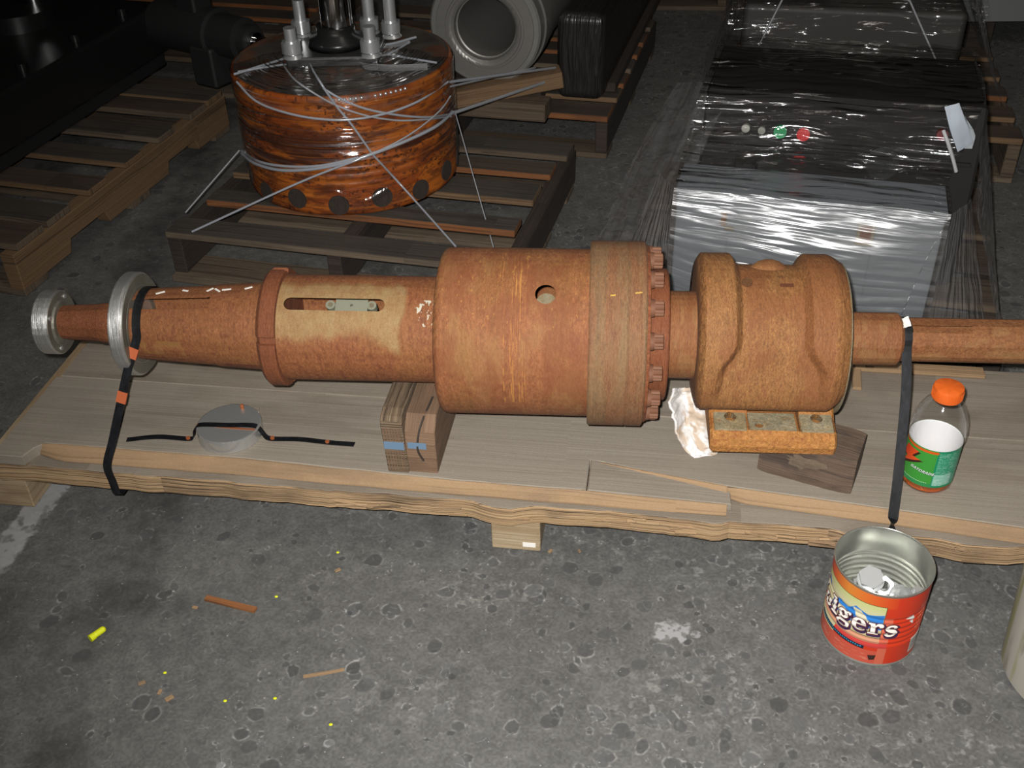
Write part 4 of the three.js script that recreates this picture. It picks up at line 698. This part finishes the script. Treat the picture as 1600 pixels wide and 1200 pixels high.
// ───────────────────────── drum with post, wrapped ─────────────────────────
const DR = { x: -0.42, z: -2.795, r: 0.287, y0: 0.14, y1: 0.462 };
{
  const t = thing('rusty_drum', 'squat rusty orange steel drum with flanged chrome post on top', 'drum', [DR.x, DR.y0, DR.z], 0), h = DR.y1 - DR.y0;
  const dm = std({ roughness: 0.42, color: gray(0.72), bumpMap: gtex(1024, 256, (u, v) => clamp(0.5 + 0.5 * (fbm(u * 6, v * 60, 3, 421) - 0.5) + 0.3 * (fbm(u * 120, v * 40, 2, 423) - 0.5))), bumpScale: 0.0025, map: tex(2048, 512, (u, v) => {
    let c = mix3([190, 104, 36], [158, 76, 28], ss(0.35, 0.65, fbm(u * 14, v * 10, 5, 411)));
    const streak = ss(0.42, 0.6, fbm(u * 13, v * 13, 5, 413)) * (0.35 + 0.65 * ss(0.2, 0.42, v) * (1 - ss(0.6, 0.78, v))); c = mix3(c, [64, 34, 26], 0.85 * streak);
    const sp = ss(0.56, 0.68, fbm(u * 260, v * 60, 4, 415)) * ss(0.42, 0.62, fbm(u * 26, v * 10, 4, 416)); c = mix3(c, [54, 30, 24], 0.8 * sp);
    const mo = ss(0.5, 0.66, fbm(u * 60, v * 26, 4, 418)); c = mix3(c, [84, 44, 28], 0.5 * mo); const br = ss(0.55, 0.75, fbm(u * 9, v * 60, 3, 417)); return mix3(c, [214, 128, 46], 0.4 * br);
  }) });
  const L = a => new THREE.LatheGeometry(a.map(p => new THREE.Vector2(...p)), 120);
  const side = []; for (let y = 0.012; y <= h - 0.012; y += 0.004) side.push([DR.r + 0.0015 * Math.sin(y * 300) * ss(0.06, 0.12, y) * (1 - ss(0.18, 0.24, y)) + 0.004 * ss(0.2, 0.32, y), y]);
  mesh('drum_wall', L([[0.0, 0], [DR.r - 0.012, 0], [DR.r - 0.002, 0.004], ...side, [DR.r, h - 0.003], [DR.r - 0.006, h]]).rotateY(Math.PI), dm, t);
  const lid = mesh('drum_lid', L([[DR.r - 0.006, h - 0.001], [DR.r - 0.02, h - 0.004], [0.14, h - 0.002], [0.135, h + 0.012], [0, h + 0.012]]), std({ color: gray(0.09, 1.15, 0.85), roughness: 0.55, map: tex(512, 512, (u, v) => { const g = 190 + 90 * (fbm(u * 40, v * 6, 4, 431) - 0.5), r = ss(0.5, 0.65, fbm(u * 16, v * 5, 4, 433)); return [g + 40 * r, g - 20 * r, g - 50 * r]; }) }), t);
  for (let i = 0; i < 16; i++) { const a = (i * 22.5 - 2) * D2R; mesh('dark_hole_disc', new THREE.CylinderGeometry(0.027, 0.027, 0.012, 28).rotateX(Math.PI / 2).translate(0, 0.034 + 0.01 * (i % 2), DR.r - 0.0035).rotateY(a), M.oldDark, t); }  // dark discs on the wall stand in for the shade inside open holes
  for (let i = 0; i < 13; i++) { const a = (2 + i * 2.7 + (i > 5 ? 4 : 0)) * D2R; mesh('rim_bead', new THREE.SphereGeometry(0.0042, 8, 6).translate(DR.r * Math.sin(a) * 1.008, h - 0.008, DR.r * Math.cos(a) * 1.008), M.zinc, t); }
  // plate, post, studs
  const pl = new THREE.Group(); pl.name = 'post_flange'; pl.position.set(-0.005, h + 0.012, 0.02); pl.rotation.y = -0.03; t.add(pl);
  mesh('plate', new RoundedBoxGeometry(0.235, 0.026, 0.2, 2, 0.006).translate(0, 0.013, 0), std({ color: gray(0.14), metalness: 0.8, roughness: 0.28 }), pl);
  mesh('gland', L([[0, 0], [0.075, 0], [0.07, 0.02], [0.05, 0.03], [0.05, 0.05], [0, 0.05]]).translate(0, 0.026, 0), M.blackGloss, pl);
  mesh('chrome_post', L([[0, 0], [0.041, 0], [0.041, 0.42], [0.038, 0.424], [0, 0.424]]).translate(0.005, 0.03, 0), M.chrome, t).position.copy(pl.position);
  for (const [x, z, tall] of [[-0.1, 0.085, 0], [0.098, 0.085, 0], [-0.03, -0.085, 0.03], [0.075, -0.09, 0.02], [0.135, -0.06, 0.04], [-0.105, -0.08, 0.02]]) {
    const b = new THREE.Group(); b.name = 'stud_bolt'; b.position.set(x, 0.026, z); pl.add(b);
    mesh('stud', new THREE.CylinderGeometry(0.0155, 0.0155, 0.07 + tall, 18).translate(0, 0.037 + tall / 2, 0), M.zinc, b); mesh('nut', hexBar(0.027, 0.028).translate(0, 0.024, 0), M.zinc, b); mesh('nut_collar', new THREE.CylinderGeometry(0.021, 0.027, 0.008, 20).translate(0, 0.002, 0), M.zinc, b);
  }
}
{
  const t = thing('drum_film_wrap', 'clear stretch film and twisted strands wound round the rusty drum', 'plastic wrap');
  const rr = DR.r + 0.006, c = (px, py, k = 0) => onCyl(px, py, DR.x, DR.z, rr + k), tp = (px, py) => onY(px, py, DR.y1 + 0.014);
  // film skin
  const rows = [0.24, 0.3, 0.36, 0.42, 0.455].map((y0, j) => Array.from({ length: 26 }, (_, i) => { const a = (-100 + i * 8) * D2R, y = y0 - (j === 0 ? 0.03 + 0.03 * Math.sin(i * 0.55) + 0.012 * Math.sin(i * 1.9) : 0); return V(DR.x + (rr - 0.001) * Math.sin(a), y, DR.z + (rr - 0.001) * Math.cos(a)); }));
  mesh('film_skin', sheet(rows.reverse(), 120, 20, 0.002, 30, 6, 441), M.filmTop, t);
  const topRows = Array.from({ length: 5 }, (_, j) => Array.from({ length: 12 }, (_, i) => { const a = (-80 + i * 14.5) * D2R, k = lerp(0.42, 1.0, j / 4); return V(DR.x + rr * k * Math.sin(a), DR.y1 + 0.03 * (1 - j / 4) + 0.004, DR.z + rr * k * Math.cos(a)); }));
  mesh('film_cover', sheet(topRows, 80, 24, 0.006, 6, 4, 445), M.filmTop, t);
  const sd = (pts, r, m = M.strand) => mesh('strand', tube(pts, r, 60, 7), m, t);
  sd([c(370, 128), c(400, 158), c(450, 177), c(500, 186), c(545, 187), c(600, 178), c(650, 160), c(700, 128)], 0.0032);
  sd([c(505, 138), c(530, 153), c(565, 168), c(610, 178), c(660, 183), c(707, 178)], 0.003);
  sd([c(378, 240), c(400, 256), c(440, 266), c(490, 264), c(540, 254), c(580, 241), c(630, 222), c(680, 198), c(708, 175)], 0.0045);
  sd([c(378, 236), c(410, 254), c(450, 260), c(500, 259), c(560, 246)], 0.0035);
  sd([c(575, 243), c(620, 222), c(655, 200), c(690, 170), c(704, 150)], 0.0022, M.strandThin);
  sd([tp(480, 92), c(500, 128, 0.004), c(525, 165), c(548, 193), c(582, 241)], 0.003);
  sd([tp(440, 98), c(470, 132, 0.004), c(520, 162), c(570, 180), c(620, 188), c(660, 187), c(705, 182)], 0.0024, M.strandThin);
  sd([tp(366, 116), tp(430, 96), tp(500, 74), tp(540, 68), tp(600, 70), tp(650, 58)], 0.0034);
  sd([tp(372, 112), tp(450, 100), tp(530, 92), tp(600, 86), tp(640, 66)], 0.003);
  mesh('film_fold', ribbon([tp(520, 94), tp(560, 102), tp(610, 106), tp(668, 104)], 0.022, 0.0012, V(0.05, 0.9, 0.5), 40), M.foldFilm, t);
  mesh('film_fold', ribbon([tp(500, 72), tp(540, 70), tp(590, 76), tp(640, 66)], 0.012, 0.0012, V(0.05, 0.9, 0.5), 40), M.foldFilm, t);
  sd([tp(605, 85), tp(640, 91), tp(682, 98)], 0.003);
  // loose tails to the pallet and to the beam
  const y5 = 0.142;
  sd([c(582, 241), c(550, 253, 0.004), onCyl(480, 280, DR.x, DR.z, rr + 0.02), onY(300, 362, y5)], 0.003);
  sd([c(582, 241), onCyl(630, 293, DR.x, DR.z, rr + 0.012), onY(712, 385, y5)], 0.0028);
  sd([c(374, 235), onY(290, 332, y5)], 0.0022, M.strandThin);
  sd([c(712, 178), onY(771, 386, 0.10)], 0.0016, M.strandThin);
}

// ───────────────────────── steel pipe and bundle on the rear pallet ─────────────────────────
{
  const pc = onZ(757, 45, -3.2), a = p4a, t = thing('steel_pipe', 'thick-walled machined steel pipe lying on the rear pallet', 'pipe', pc.toArray(), Math.PI / 2 - a), R0 = 0.178; // local -x ... axis: +x points away from the viewer
  const len = 0.95, g = p => rev(p, 96);
  mesh('pipe_wall', g([[0, 0.098], [0, 0.165], [0.006, 0.171], [0.05, 0.172], [0.055, 0.177], [0.12, 0.178], [0.125, 0.174], [0.2, 0.174], [0.205, 0.17], [len, 0.17], [len, 0.1]]), std({ color: gray(0.3, 1.02, 0.92), metalness: 0.6, roughness: 0.34 }), t);
  const face = mesh('end_face', g([[-0.004, 0.102], [-0.006, 0.105], [-0.006, 0.112], [-0.001, 0.114], [-0.001, 0.12], [-0.004, 0.122], [-0.004, 0.15], [0.002, 0.153], [0.002, 0.16], [0.004, 0.164]]), std({ color: gray(0.22, 1.04, 0.93), metalness: 0.5, roughness: 0.36 }), t);
  mesh('bore_lining', g([[-0.004, 0.102], [0.002, 0.096], [0.02, 0.094], [0.022, 0.09], [0.3, 0.09], [len, 0.09], [len, 0.0]]), M.boreSteel, t);
  // chalk figures on the face
  const ck = (pts) => mesh('chalk_mark', tube(pts.map(([y, z]) => V(-0.0055, y, z)), 0.0016, 24, 5), M.chalk, face);
  ck([[0.118, -0.1], [0.125, -0.095], [0.12, -0.088], [0.105, -0.094], [0.1, -0.1], [0.1, -0.088]].map(([y, z]) => [y, z]));
  ck([[0.13, -0.08], [0.108, -0.076]]); ck([[0.126, -0.066], [0.117, -0.075], [0.107, -0.064]]);
  ck([[0.128, -0.052], [0.136, -0.05], [0.138, -0.042], [0.122, -0.042], [0.12, -0.05], [0.128, -0.052]]);
  for (const u of [0.12, 0.75]) { const c = single('pipe_cradle', wbox(0.07, 0.062, 0.3, 'z', 0.004), M.oldDark, u < 0.5 ? 'wood cradle under the open end of the steel pipe' : 'wood cradle under the far end of the steel pipe', 'wood block'); c.position.set(pc.x + Math.sin(a) * u, 0.172, pc.z - Math.cos(a) * u); c.rotation.y = Math.PI / 2 - a; }
  const W = thing('black_bundle', 'long black wrapped timber bundle leaning beside the steel pipe', 'bundle', [0, 0, 0]);
  const q0 = V(0.238, 0.141, -3.32), bd = V(Math.sin(a), 0, -Math.cos(a));
  const bun = new RoundedBoxGeometry(0.15, 0.27, 1.05, 4, 0.03); const bp = bun.attributes.position; for (let i = 0; i < bp.count; i++) { const x = bp.getX(i), y = bp.getY(i), z = bp.getZ(i); bp.setXYZ(i, x + 0.01 * (fbm(z * 9 + 7, y * 12, 3, 451) - 0.5), y, z); } bun.computeVertexNormals();
  const bm = mesh('bundle_body', bun, std({ color: gray(0.016, 1.1, 0.9), roughness: 0.35, bumpMap: filmBumpV, bumpScale: 0.006 }), W); bm.position.copy(q0.clone().addScaledVector(bd, 0.45).add(V(0.02, 0.136, 0))); bm.rotation.y = -a;
  const ed = mesh('bundle_edge', wbox(0.035, 0.03, 0.98, 'z', 0.004), M.oldDark, W); ed.position.copy(q0.clone().addScaledVector(bd, 0.48).add(V(0.105, 0.016, 0))); ed.rotation.y = -a;
  // beam in front of the pipe
  const A = onY(718, 150, 0.2), B = onY(872, 120, 0.24), bmm = single('chock_beam', wbox(0.42, 0.05, 0.075, 'x', 0.004), M.oldTan, 'squared wooden beam chocking the front of the steel pipe', 'wood beam');
  bmm.position.copy(A.clone().lerp(B, 0.35)); const dv = B.clone().sub(A).normalize(); bmm.quaternion.setFromUnitVectors(V(1, 0, 0), dv);
  const blk = single('support_block', wbox(0.3, 0.055, 0.08, 'x', 0.004), M.old2, 'low brown block under the chock beam', 'wood block'); blk.position.copy(V(-0.01, 0.168, -3.16)); blk.rotation.y = -a;
  const rp = thing('wrap_strand', 'pair of pale film strands stretched from the drum to the chock beam', 'plastic wrap');
  const e1 = onCyl(704, 128, DR.x, DR.z, DR.r + 0.008), e2 = onCyl(710, 176, DR.x, DR.z, DR.r + 0.008), b1 = B.clone().add(V(-0.01, 0.032, 0.01)), b2 = B.clone().add(V(-0.045, 0.0, 0.045));
  mesh('strand', tube([e1, b1], 0.004, 4, 6), M.strand, rp); mesh('strand', tube([e1.clone().add(V(0, -0.012, 0)), b1.clone().add(V(-0.06, 0.002, 0))], 0.003, 4, 6), M.strandThin, rp); mesh('strand', tube([e2, b2], 0.005, 4, 6), M.strandThin, rp);
}

// ───────────────────────── black machine base, far left ─────────────────────────
{
  const a = 17 * D2R, X = V(Math.cos(a), 0, Math.sin(a)), Zb = V(Math.sin(a), 0, -Math.cos(a));
  const cr = onY(262, 106, 0.142), t = thing('machine_base', 'black oily machine base with flat bed on the far left pallet', 'machine', [cr.x, 0.141, cr.z], -a);
  mesh('bed', new RoundedBoxGeometry(1.5, 0.16, 1.35, 2, 0.012).translate(-0.75, 0.13, 0.62), M.blackGloss, t);
  mesh('skirt', new RoundedBoxGeometry(1.46, 0.055, 1.3, 1, 0.008).translate(-0.75, 0.0275, 0.62), M.black, t);
  for (const [x, z, r, h] of [[-0.35, 0.25, 0.12, 0.05], [-0.62, 0.75, 0.1, 0.03], [-0.3, 0.95, 0.05, 0.04]]) mesh('boss', new THREE.CylinderGeometry(r, r * 1.05, h, 40).translate(x, 0.21 + h / 2, z), M.blackGloss, t);
  mesh('steel_pin', new THREE.CylinderGeometry(0.05, 0.05, 0.2, 30).translate(-0.34, 0.33, 0.16), std({ color: gray(0.35), metalness: 1, roughness: 0.2 }), t);
  mesh('oil_line', tube([V(-0.55, 0.23, 1.05), V(-0.4, 0.25, 0.95), V(-0.2, 0.22, 1.1)], 0.008, 30, 8), std({ color: 0x18302c, roughness: 0.25 }), t);
  for (let i = 0; i < 5; i++) mesh('bed_bolt', hexBar(0.018, 0.02).translate(-0.06, 0.22, 0.1 + i * 0.26), M.blackGloss, t);
}
{
  const A = onY(272, 38, 0.30), B = onY(402, 66, 0.30), t = thing('black_cylinder', 'black hydraulic cylinder lying on the pallet behind the machine base', 'cylinder', A.toArray()), dv = B.clone().sub(A), L = dv.length(); t.quaternion.setFromUnitVectors(V(1, 0, 0), dv.normalize());
  mesh('barrel', rev([[-0.06, 0], [-0.06, 0.075], [0.0, 0.08], [L * 0.55, 0.08], [L * 0.56, 0.068], [L * 0.86, 0.068], [L * 0.87, 0.05], [L * 0.95, 0.048], [L * 0.95, 0]], 48), M.black, t);
  mesh('rod_end', rev([[L * 0.94, 0], [L * 0.94, 0.03], [L, 0.03], [L + 0.01, 0.02], [L + 0.01, 0]], 32), M.chrome, t);
  mesh('port_block', new RoundedBoxGeometry(0.09, 0.07, 0.08, 2, 0.01).translate(L * 0.3, 0.09, 0), M.black, t);
  mesh('saddle', new RoundedBoxGeometry(0.1, 0.13, 0.16, 2, 0.01).translate(L * 0.5, -0.09, 0), M.black, t);
}

// ───────────────────────── wrapped control cabinet and console ─────────────────────────
const kA = 16.2 * D2R, kO = onZ(1058, 297, -2.1), kX = V(Math.cos(kA), 0, Math.sin(kA)), kZ = V(-Math.sin(kA), 0, Math.cos(kA));
const kp = (x, y, z) => V(kO.x, 0, kO.z).addScaledVector(kX, x).addScaledVector(kZ, z).setY(y);
const kW = 0.548, kH = kO.y;
pallet('wrapped pallet under the grey control cabinet', kp(-0.12, 0, 0.04).toArray(), -kA, { w: 0.84, d: 0.78, h: 0.12, seed: 61, mats: [M.old2, M.oldDark], runnerMat: M.oldDark, boards: [[0, 0.12], [0.16, 0.12], [0.33, 0.12], [0.5, 0.12], [0.65, 0.12]] });
{
  const paint = std({ color: gray(0.2, 0.93, 1.07), roughness: 0.42, metalness: 0.25 });
  const t = thing('control_cabinet', 'low grey-blue steel control cabinet under glossy stretch film', 'cabinet', kp(0, 0.121, 0).toArray(), -kA), h = kH - 0.121;
  mesh('cabinet_shell', new RoundedBoxGeometry(kW, h, 0.13, 2, 0.004).translate(kW / 2, h / 2, -0.066), paint, t);
  mesh('door', new RoundedBoxGeometry(0.3, h * 0.72, 0.004, 1, 0.002).translate(0.265, h * 0.46, 0.001), paint, t);
  const lt = mesh('latch', new RoundedBoxGeometry(0.012, 0.034, 0.008, 1, 0.002).translate(0.105, h - 0.055, 0.004), M.rustFoot, t); mesh('latch_tongue', new RoundedBoxGeometry(0.02, 0.01, 0.008, 1, 0.002).translate(0.118, h - 0.076, 0.004), M.footGray, lt);
  const hd = mesh('handle_recess', new RoundedBoxGeometry(0.036, 0.05, 0.006, 1, 0.002).translate(0.398, h - 0.06, 0.003), M.footGray, t); mesh('recess_pocket', new RoundedBoxGeometry(0.022, 0.042, 0.004, 1, 0.001).translate(0.398, h - 0.058, 0.006), M.rustDark, hd);
  mesh('top_flange', new RoundedBoxGeometry(kW + 0.006, 0.006, 0.136, 1, 0.002).translate(kW / 2, h, -0.066), paint, t);
}
{
  const t = thing('control_console', 'dark control console with push buttons behind the grey cabinet', 'console', kp(0.03, 0.121, -0.19).toArray(), -kA), ch = 0.405, cw = 0.58;
  const shell = phy({ color: gray(0.014, 1.1, 0.95), roughness: 0.85, specularIntensity: 0.4 });
  const g = extr([[0, 0], [0.4, 0], [0.4, ch - 0.02], [0.05, ch], [0.03, ch - 0.03], [0.0, ch - 0.16]], cw, 0.006); g.rotateY(Math.PI / 2); mesh('console_shell', toCreasedNormals(g, 0.5), shell, t);
  const btn = (x, y, r, col, name = 'push_button') => { const m = mesh(name, new THREE.CylinderGeometry(r, r, 0.02, 24).rotateX(Math.PI / 2 - 0.22).translate(x, y, -0.012), std({ color: col, roughness: 0.75 }), t); return m; };
  btn(0.09, ch - 0.07, 0.009, 0x8a8a80); btn(0.125, ch - 0.072, 0.008, 0x77776f); btn(0.165, ch - 0.072, 0.014, 0x117744).userData.label = 'green push button'; btn(0.215, ch - 0.074, 0.014, 0xa01818).userData.label = 'red push button';
  btn(0.39, ch - 0.125, 0.036, 0x080808, 'selector_knob'); btn(0.5, ch - 0.05, 0.012, 0x581818);
  mesh('junction_box', new RoundedBoxGeometry(0.05, 0.045, 0.05, 2, 0.006).translate(0.1, 0.255, 0.03), shell, t);
  mesh('trim_bar', new RoundedBoxGeometry(cw - 0.02, 0.008, 0.01, 1, 0.002).translate(cw / 2, ch - 0.11, -0.004), shell, t);
}
{
  const t = thing('cabinet_film_wrap', 'glossy clear stretch film draped over the grey cabinet and console', 'plastic wrap');
  // front sheet: down from the console top, over the cabinet edge, down its front
  const prof = [[-0.34, 0.545], [-0.225, 0.538], [-0.178, 0.515], [-0.168, 0.47], [-0.158, 0.43], [-0.12, 0.412], [-0.05, 0.406], [0.006, 0.398]];
  const rows = prof.map(([z, y], j) => { const top = j < 6, xl = top ? 0.02 - j * 0.006 : -0.006, xr = top ? kW + 0.065 - j * 0.012 : kW + 0.006; return Array.from({ length: 7 }, (_, i) => kp(lerp(xl, xr, i / 6), y - (j === 5 ? 0.006 * Math.sin(i * 2.1) : 0), z + (j < 7 ? 0.006 * Math.sin(i * 1.7 + j) : 0))); });
  mesh('upper_sheet', sheet(rows, 120, 80, 0.0045, 5, 18, 461), M.filmUpper, t);
  const low = [[0.006, 0.398], [0.016, 0.383], [0.03, 0.355], [0.045, 0.325], [0.056, 0.29], [0.06, 0.24], [0.075, 0.19], [0.085, 0.14], [0.088, 0.07]];
  mesh('front_sheet', sheet(low.map(([z, y], j) => Array.from({ length: 7 }, (_, i) => kp(lerp(-0.006, kW + 0.006, i / 6), y, z * (0.35 + 0.65 * Math.sin(Math.PI * clamp((i + 0.15) / 6.3))) + 0.006 + 0.003 * Math.sin(i * 2.3 + j)))), 120, 90, 0.003, 4, 22, 462), M.filmFront, t);
  const sideRows = (s) => { const x0 = s < 0 ? 0.02 : kW + 0.065, x1 = s < 0 ? -0.135 : kW + 0.185; return [[-0.62, 0.52], [-0.3, 0.54], [-0.15, 0.46], [-0.02, 0.40]].map(([z, y], j) => [kp(x0 - s * j * 0.004, y, z), kp(lerp(x0, x1, 0.35), lerp(y, 0.04, 0.33) - 0.01, z + 0.015 * j), kp(lerp(x0, x1, 0.75), lerp(y, 0.04, 0.72), z + 0.03 * j), kp(x1, 0.03, z + 0.05 * j)]); };
  const Z = onZ; // left tent: ridge beside the console down to the pallet corner
  mesh('side_sheet', sheet([[Z(1056, 126, -2.62), Z(1001, 228, -2.56), Z(962, 310, -2.46), Z(926, 388, -2.36)], [Z(1098, 130, -2.45), Z(1050, 235, -2.36), Z(1012, 320, -2.28), Z(985, 392, -2.22)], [Z(1138, 150, -2.31), Z(1090, 250, -2.22), Z(1062, 320, -2.14), Z(1050, 430, -2.08)]], 60, 60, 0.012, 3, 7, 463), M.filmSide, t);
  mesh('ridge_sheet', sheet([[Z(1056, 125, -2.62), Z(1098, 122, -2.64), Z(1150, 126, -2.66)], [Z(1098, 130, -2.45), Z(1120, 128, -2.47), Z(1150, 130, -2.48)], [Z(1138, 150, -2.31), Z(1145, 149, -2.32), Z(1152, 148, -2.33)]], 20, 30, 0.006, 3, 4, 464), M.filmSide, t);
  mesh('side_sheet', sheet(sideRows(1), 60, 50, 0.01, 2, 9, 465), M.filmSide, t);
  mesh('top_sheet', sheet([[-0.64, 0.52], [-0.48, 0.545], [-0.33, 0.545]].map(([z, y]) => [0, 0.33, 0.66, 1].map(k => kp(lerp(0.02, kW + 0.065, k), y, z))), 60, 24, 0.008, 6, 4, 467), M.filmTop, t);
  for (const s of [-1, 1]) mesh('corner_fold', sheet([[0.4, -0.02], [0.2, 0.02], [0.04, 0.06]].map(([y, z], j) => [kp(s < 0 ? -0.006 : kW + 0.006, y, 0.012), kp((s < 0 ? -0.006 : kW + 0.006) + s * (0.03 + j * 0.035), y - 0.01, z - 0.03), kp((s < 0 ? -0.006 : kW + 0.006) + s * (0.05 + j * 0.06), y - 0.02, z - 0.09)]), 24, 30, 0.006, 3, 6, 469), M.filmSide, t);
  // paper tag and loose film tail
  const tg = thing('paper_tag', 'white paper tag hanging at the corner of the wrapped console', 'tag');
  const z = kp(kW + 0.07, 0, -0.12).z, P = (px, py, dz = 0) => onZ(px, py, z + dz);
  mesh('tag_card', sheet([[P(1476, 167), P(1499, 161)], [P(1484, 200, 0.008), P(1510, 192, 0.008)], [P(1496, 237), P(1521, 222)]], 8, 12, 0.003, 2, 2, 471, 0.001), std({ color: 0x9aa2ab, roughness: 0.7 }), tg);
  mesh('tape_loop', sheet([[P(1507, 182, -0.01), P(1520, 200, -0.004)], [P(1512, 205, -0.01), P(1524, 212, -0.004)], [P(1507, 232, -0.01), P(1519, 232, -0.004)]], 8, 12, 0.004, 2, 3, 473, 0.0008), std({ color: 0x8d9295, roughness: 0.5 }), tg);
  mesh('film_tail', tube([P(1474, 204), P(1480, 220, 0.006), P(1488, 245, 0.004), P(1494, 268)], 0.004, 30, 6), std({ color: 0xa0a0a0, roughness: 0.4 }), tg);
}
// second wrapped crate behind
{
  const a = 14 * D2R, o = onY(1122, 118, 0.2), t = thing('wrapped_crate', 'dark crate under crumpled shiny film behind the control console', 'crate', [o.x + 0.02, 0.0, o.z - 0.02], -a);
  mesh('crate_body', new RoundedBoxGeometry(0.66, 0.25, 0.5, 2, 0.02).translate(0.37, 0.267, -0.33), std({ color: gray(0.035, 1.1, 0.9), roughness: 0.6 }), t);
  mesh('motor_hump', new THREE.CapsuleGeometry(0.15, 0.28, 8, 24).rotateZ(Math.PI / 2).translate(0.38, 0.42, -0.45), std({ color: gray(0.16, 1.08, 0.85), roughness: 0.55 }), t);
  mesh('shiny_sheet', sheet([[V(0.12, 0.56, -0.42), V(0.2, 0.6, -0.42)], [V(0.14, 0.47, -0.2), V(0.26, 0.5, -0.2)], [V(0.2, 0.42, -0.07), V(0.32, 0.42, -0.07)]], 16, 24, 0.012, 4, 5, 481, 0.002), std({ color: gray(0.42, 1.03, 0.92), metalness: 0.6, roughness: 0.4 }), t);
  const w = thing('crate_film_wrap', 'crumpled clear film stretched over the dark crate', 'plastic wrap', [o.x + 0.02, 0, o.z - 0.02], -a);
  mesh('front_sheet', sheet([[0.62, -0.4], [0.54, -0.22], [0.45, -0.09], [0.4, -0.04], [0.3, -0.02], [0.16, 0.0]].map(([y, z], j) => Array.from({ length: 7 }, (_, i) => V(lerp(0.04 - j * 0.012, 0.71 + j * 0.012, i / 6), y - (j < 2 ? 0.12 * Math.pow(i / 3 - 1, 2) : 0), z + 0.012 * Math.sin(i * 2.1 + j)))), 90, 70, 0.012, 4, 8, 483), M.filmUpper, w);
  for (const s of [-1, 1]) mesh('side_sheet', sheet([[-0.75, 0.4], [-0.4, 0.52], [-0.06, 0.41]].map(([z, y]) => [V(s < 0 ? 0.04 : 0.71, y, z), V(s < 0 ? -0.02 : 0.79, y * 0.55, z), V(s < 0 ? -0.09 : 0.9, 0.04, z + 0.02)]), 40, 40, 0.01, 2, 8, 485 + s), M.filmSide, w);
  for (const [p, q] of [[[0.2, 0.52, -0.12], [0.1, 0.3, 0.02]], [[0.5, 0.46, -0.08], [0.62, 0.28, 0.03]]]) mesh('strand', tube([V(...p), V(...q)], 0.003, 4, 6), M.strandThin, w);
}
// galvanised beam at the back right
{
  const A = onY(1500, 52, 0.12), t = thing('steel_beam', 'grey galvanised steel channel lying far behind the wrapped crate', 'beam', [A.x - 0.1, 0.1, A.z - 0.2], -4 * D2R);
  const g = extr([[0, 0], [0.32, 0], [0.32, 0.16], [0.3, 0.16], [0.3, 0.02], [0.02, 0.02], [0.02, 0.16], [0, 0.16]], 1.9, 0.003); g.rotateY(Math.PI / 2); mesh('channel', toCreasedNormals(g, 0.4), std({ color: gray(0.26, 0.97, 1.0), roughness: 0.5, metalness: 0.4 }), t);
  for (const x of [0.25, 1.6]) mesh('bearer', wbox(0.09, 0.099, 0.36, 'z', 0.003, x, -0.0505, -0.16), M.oldDark, t);
}

renderer.render(scene, camera);
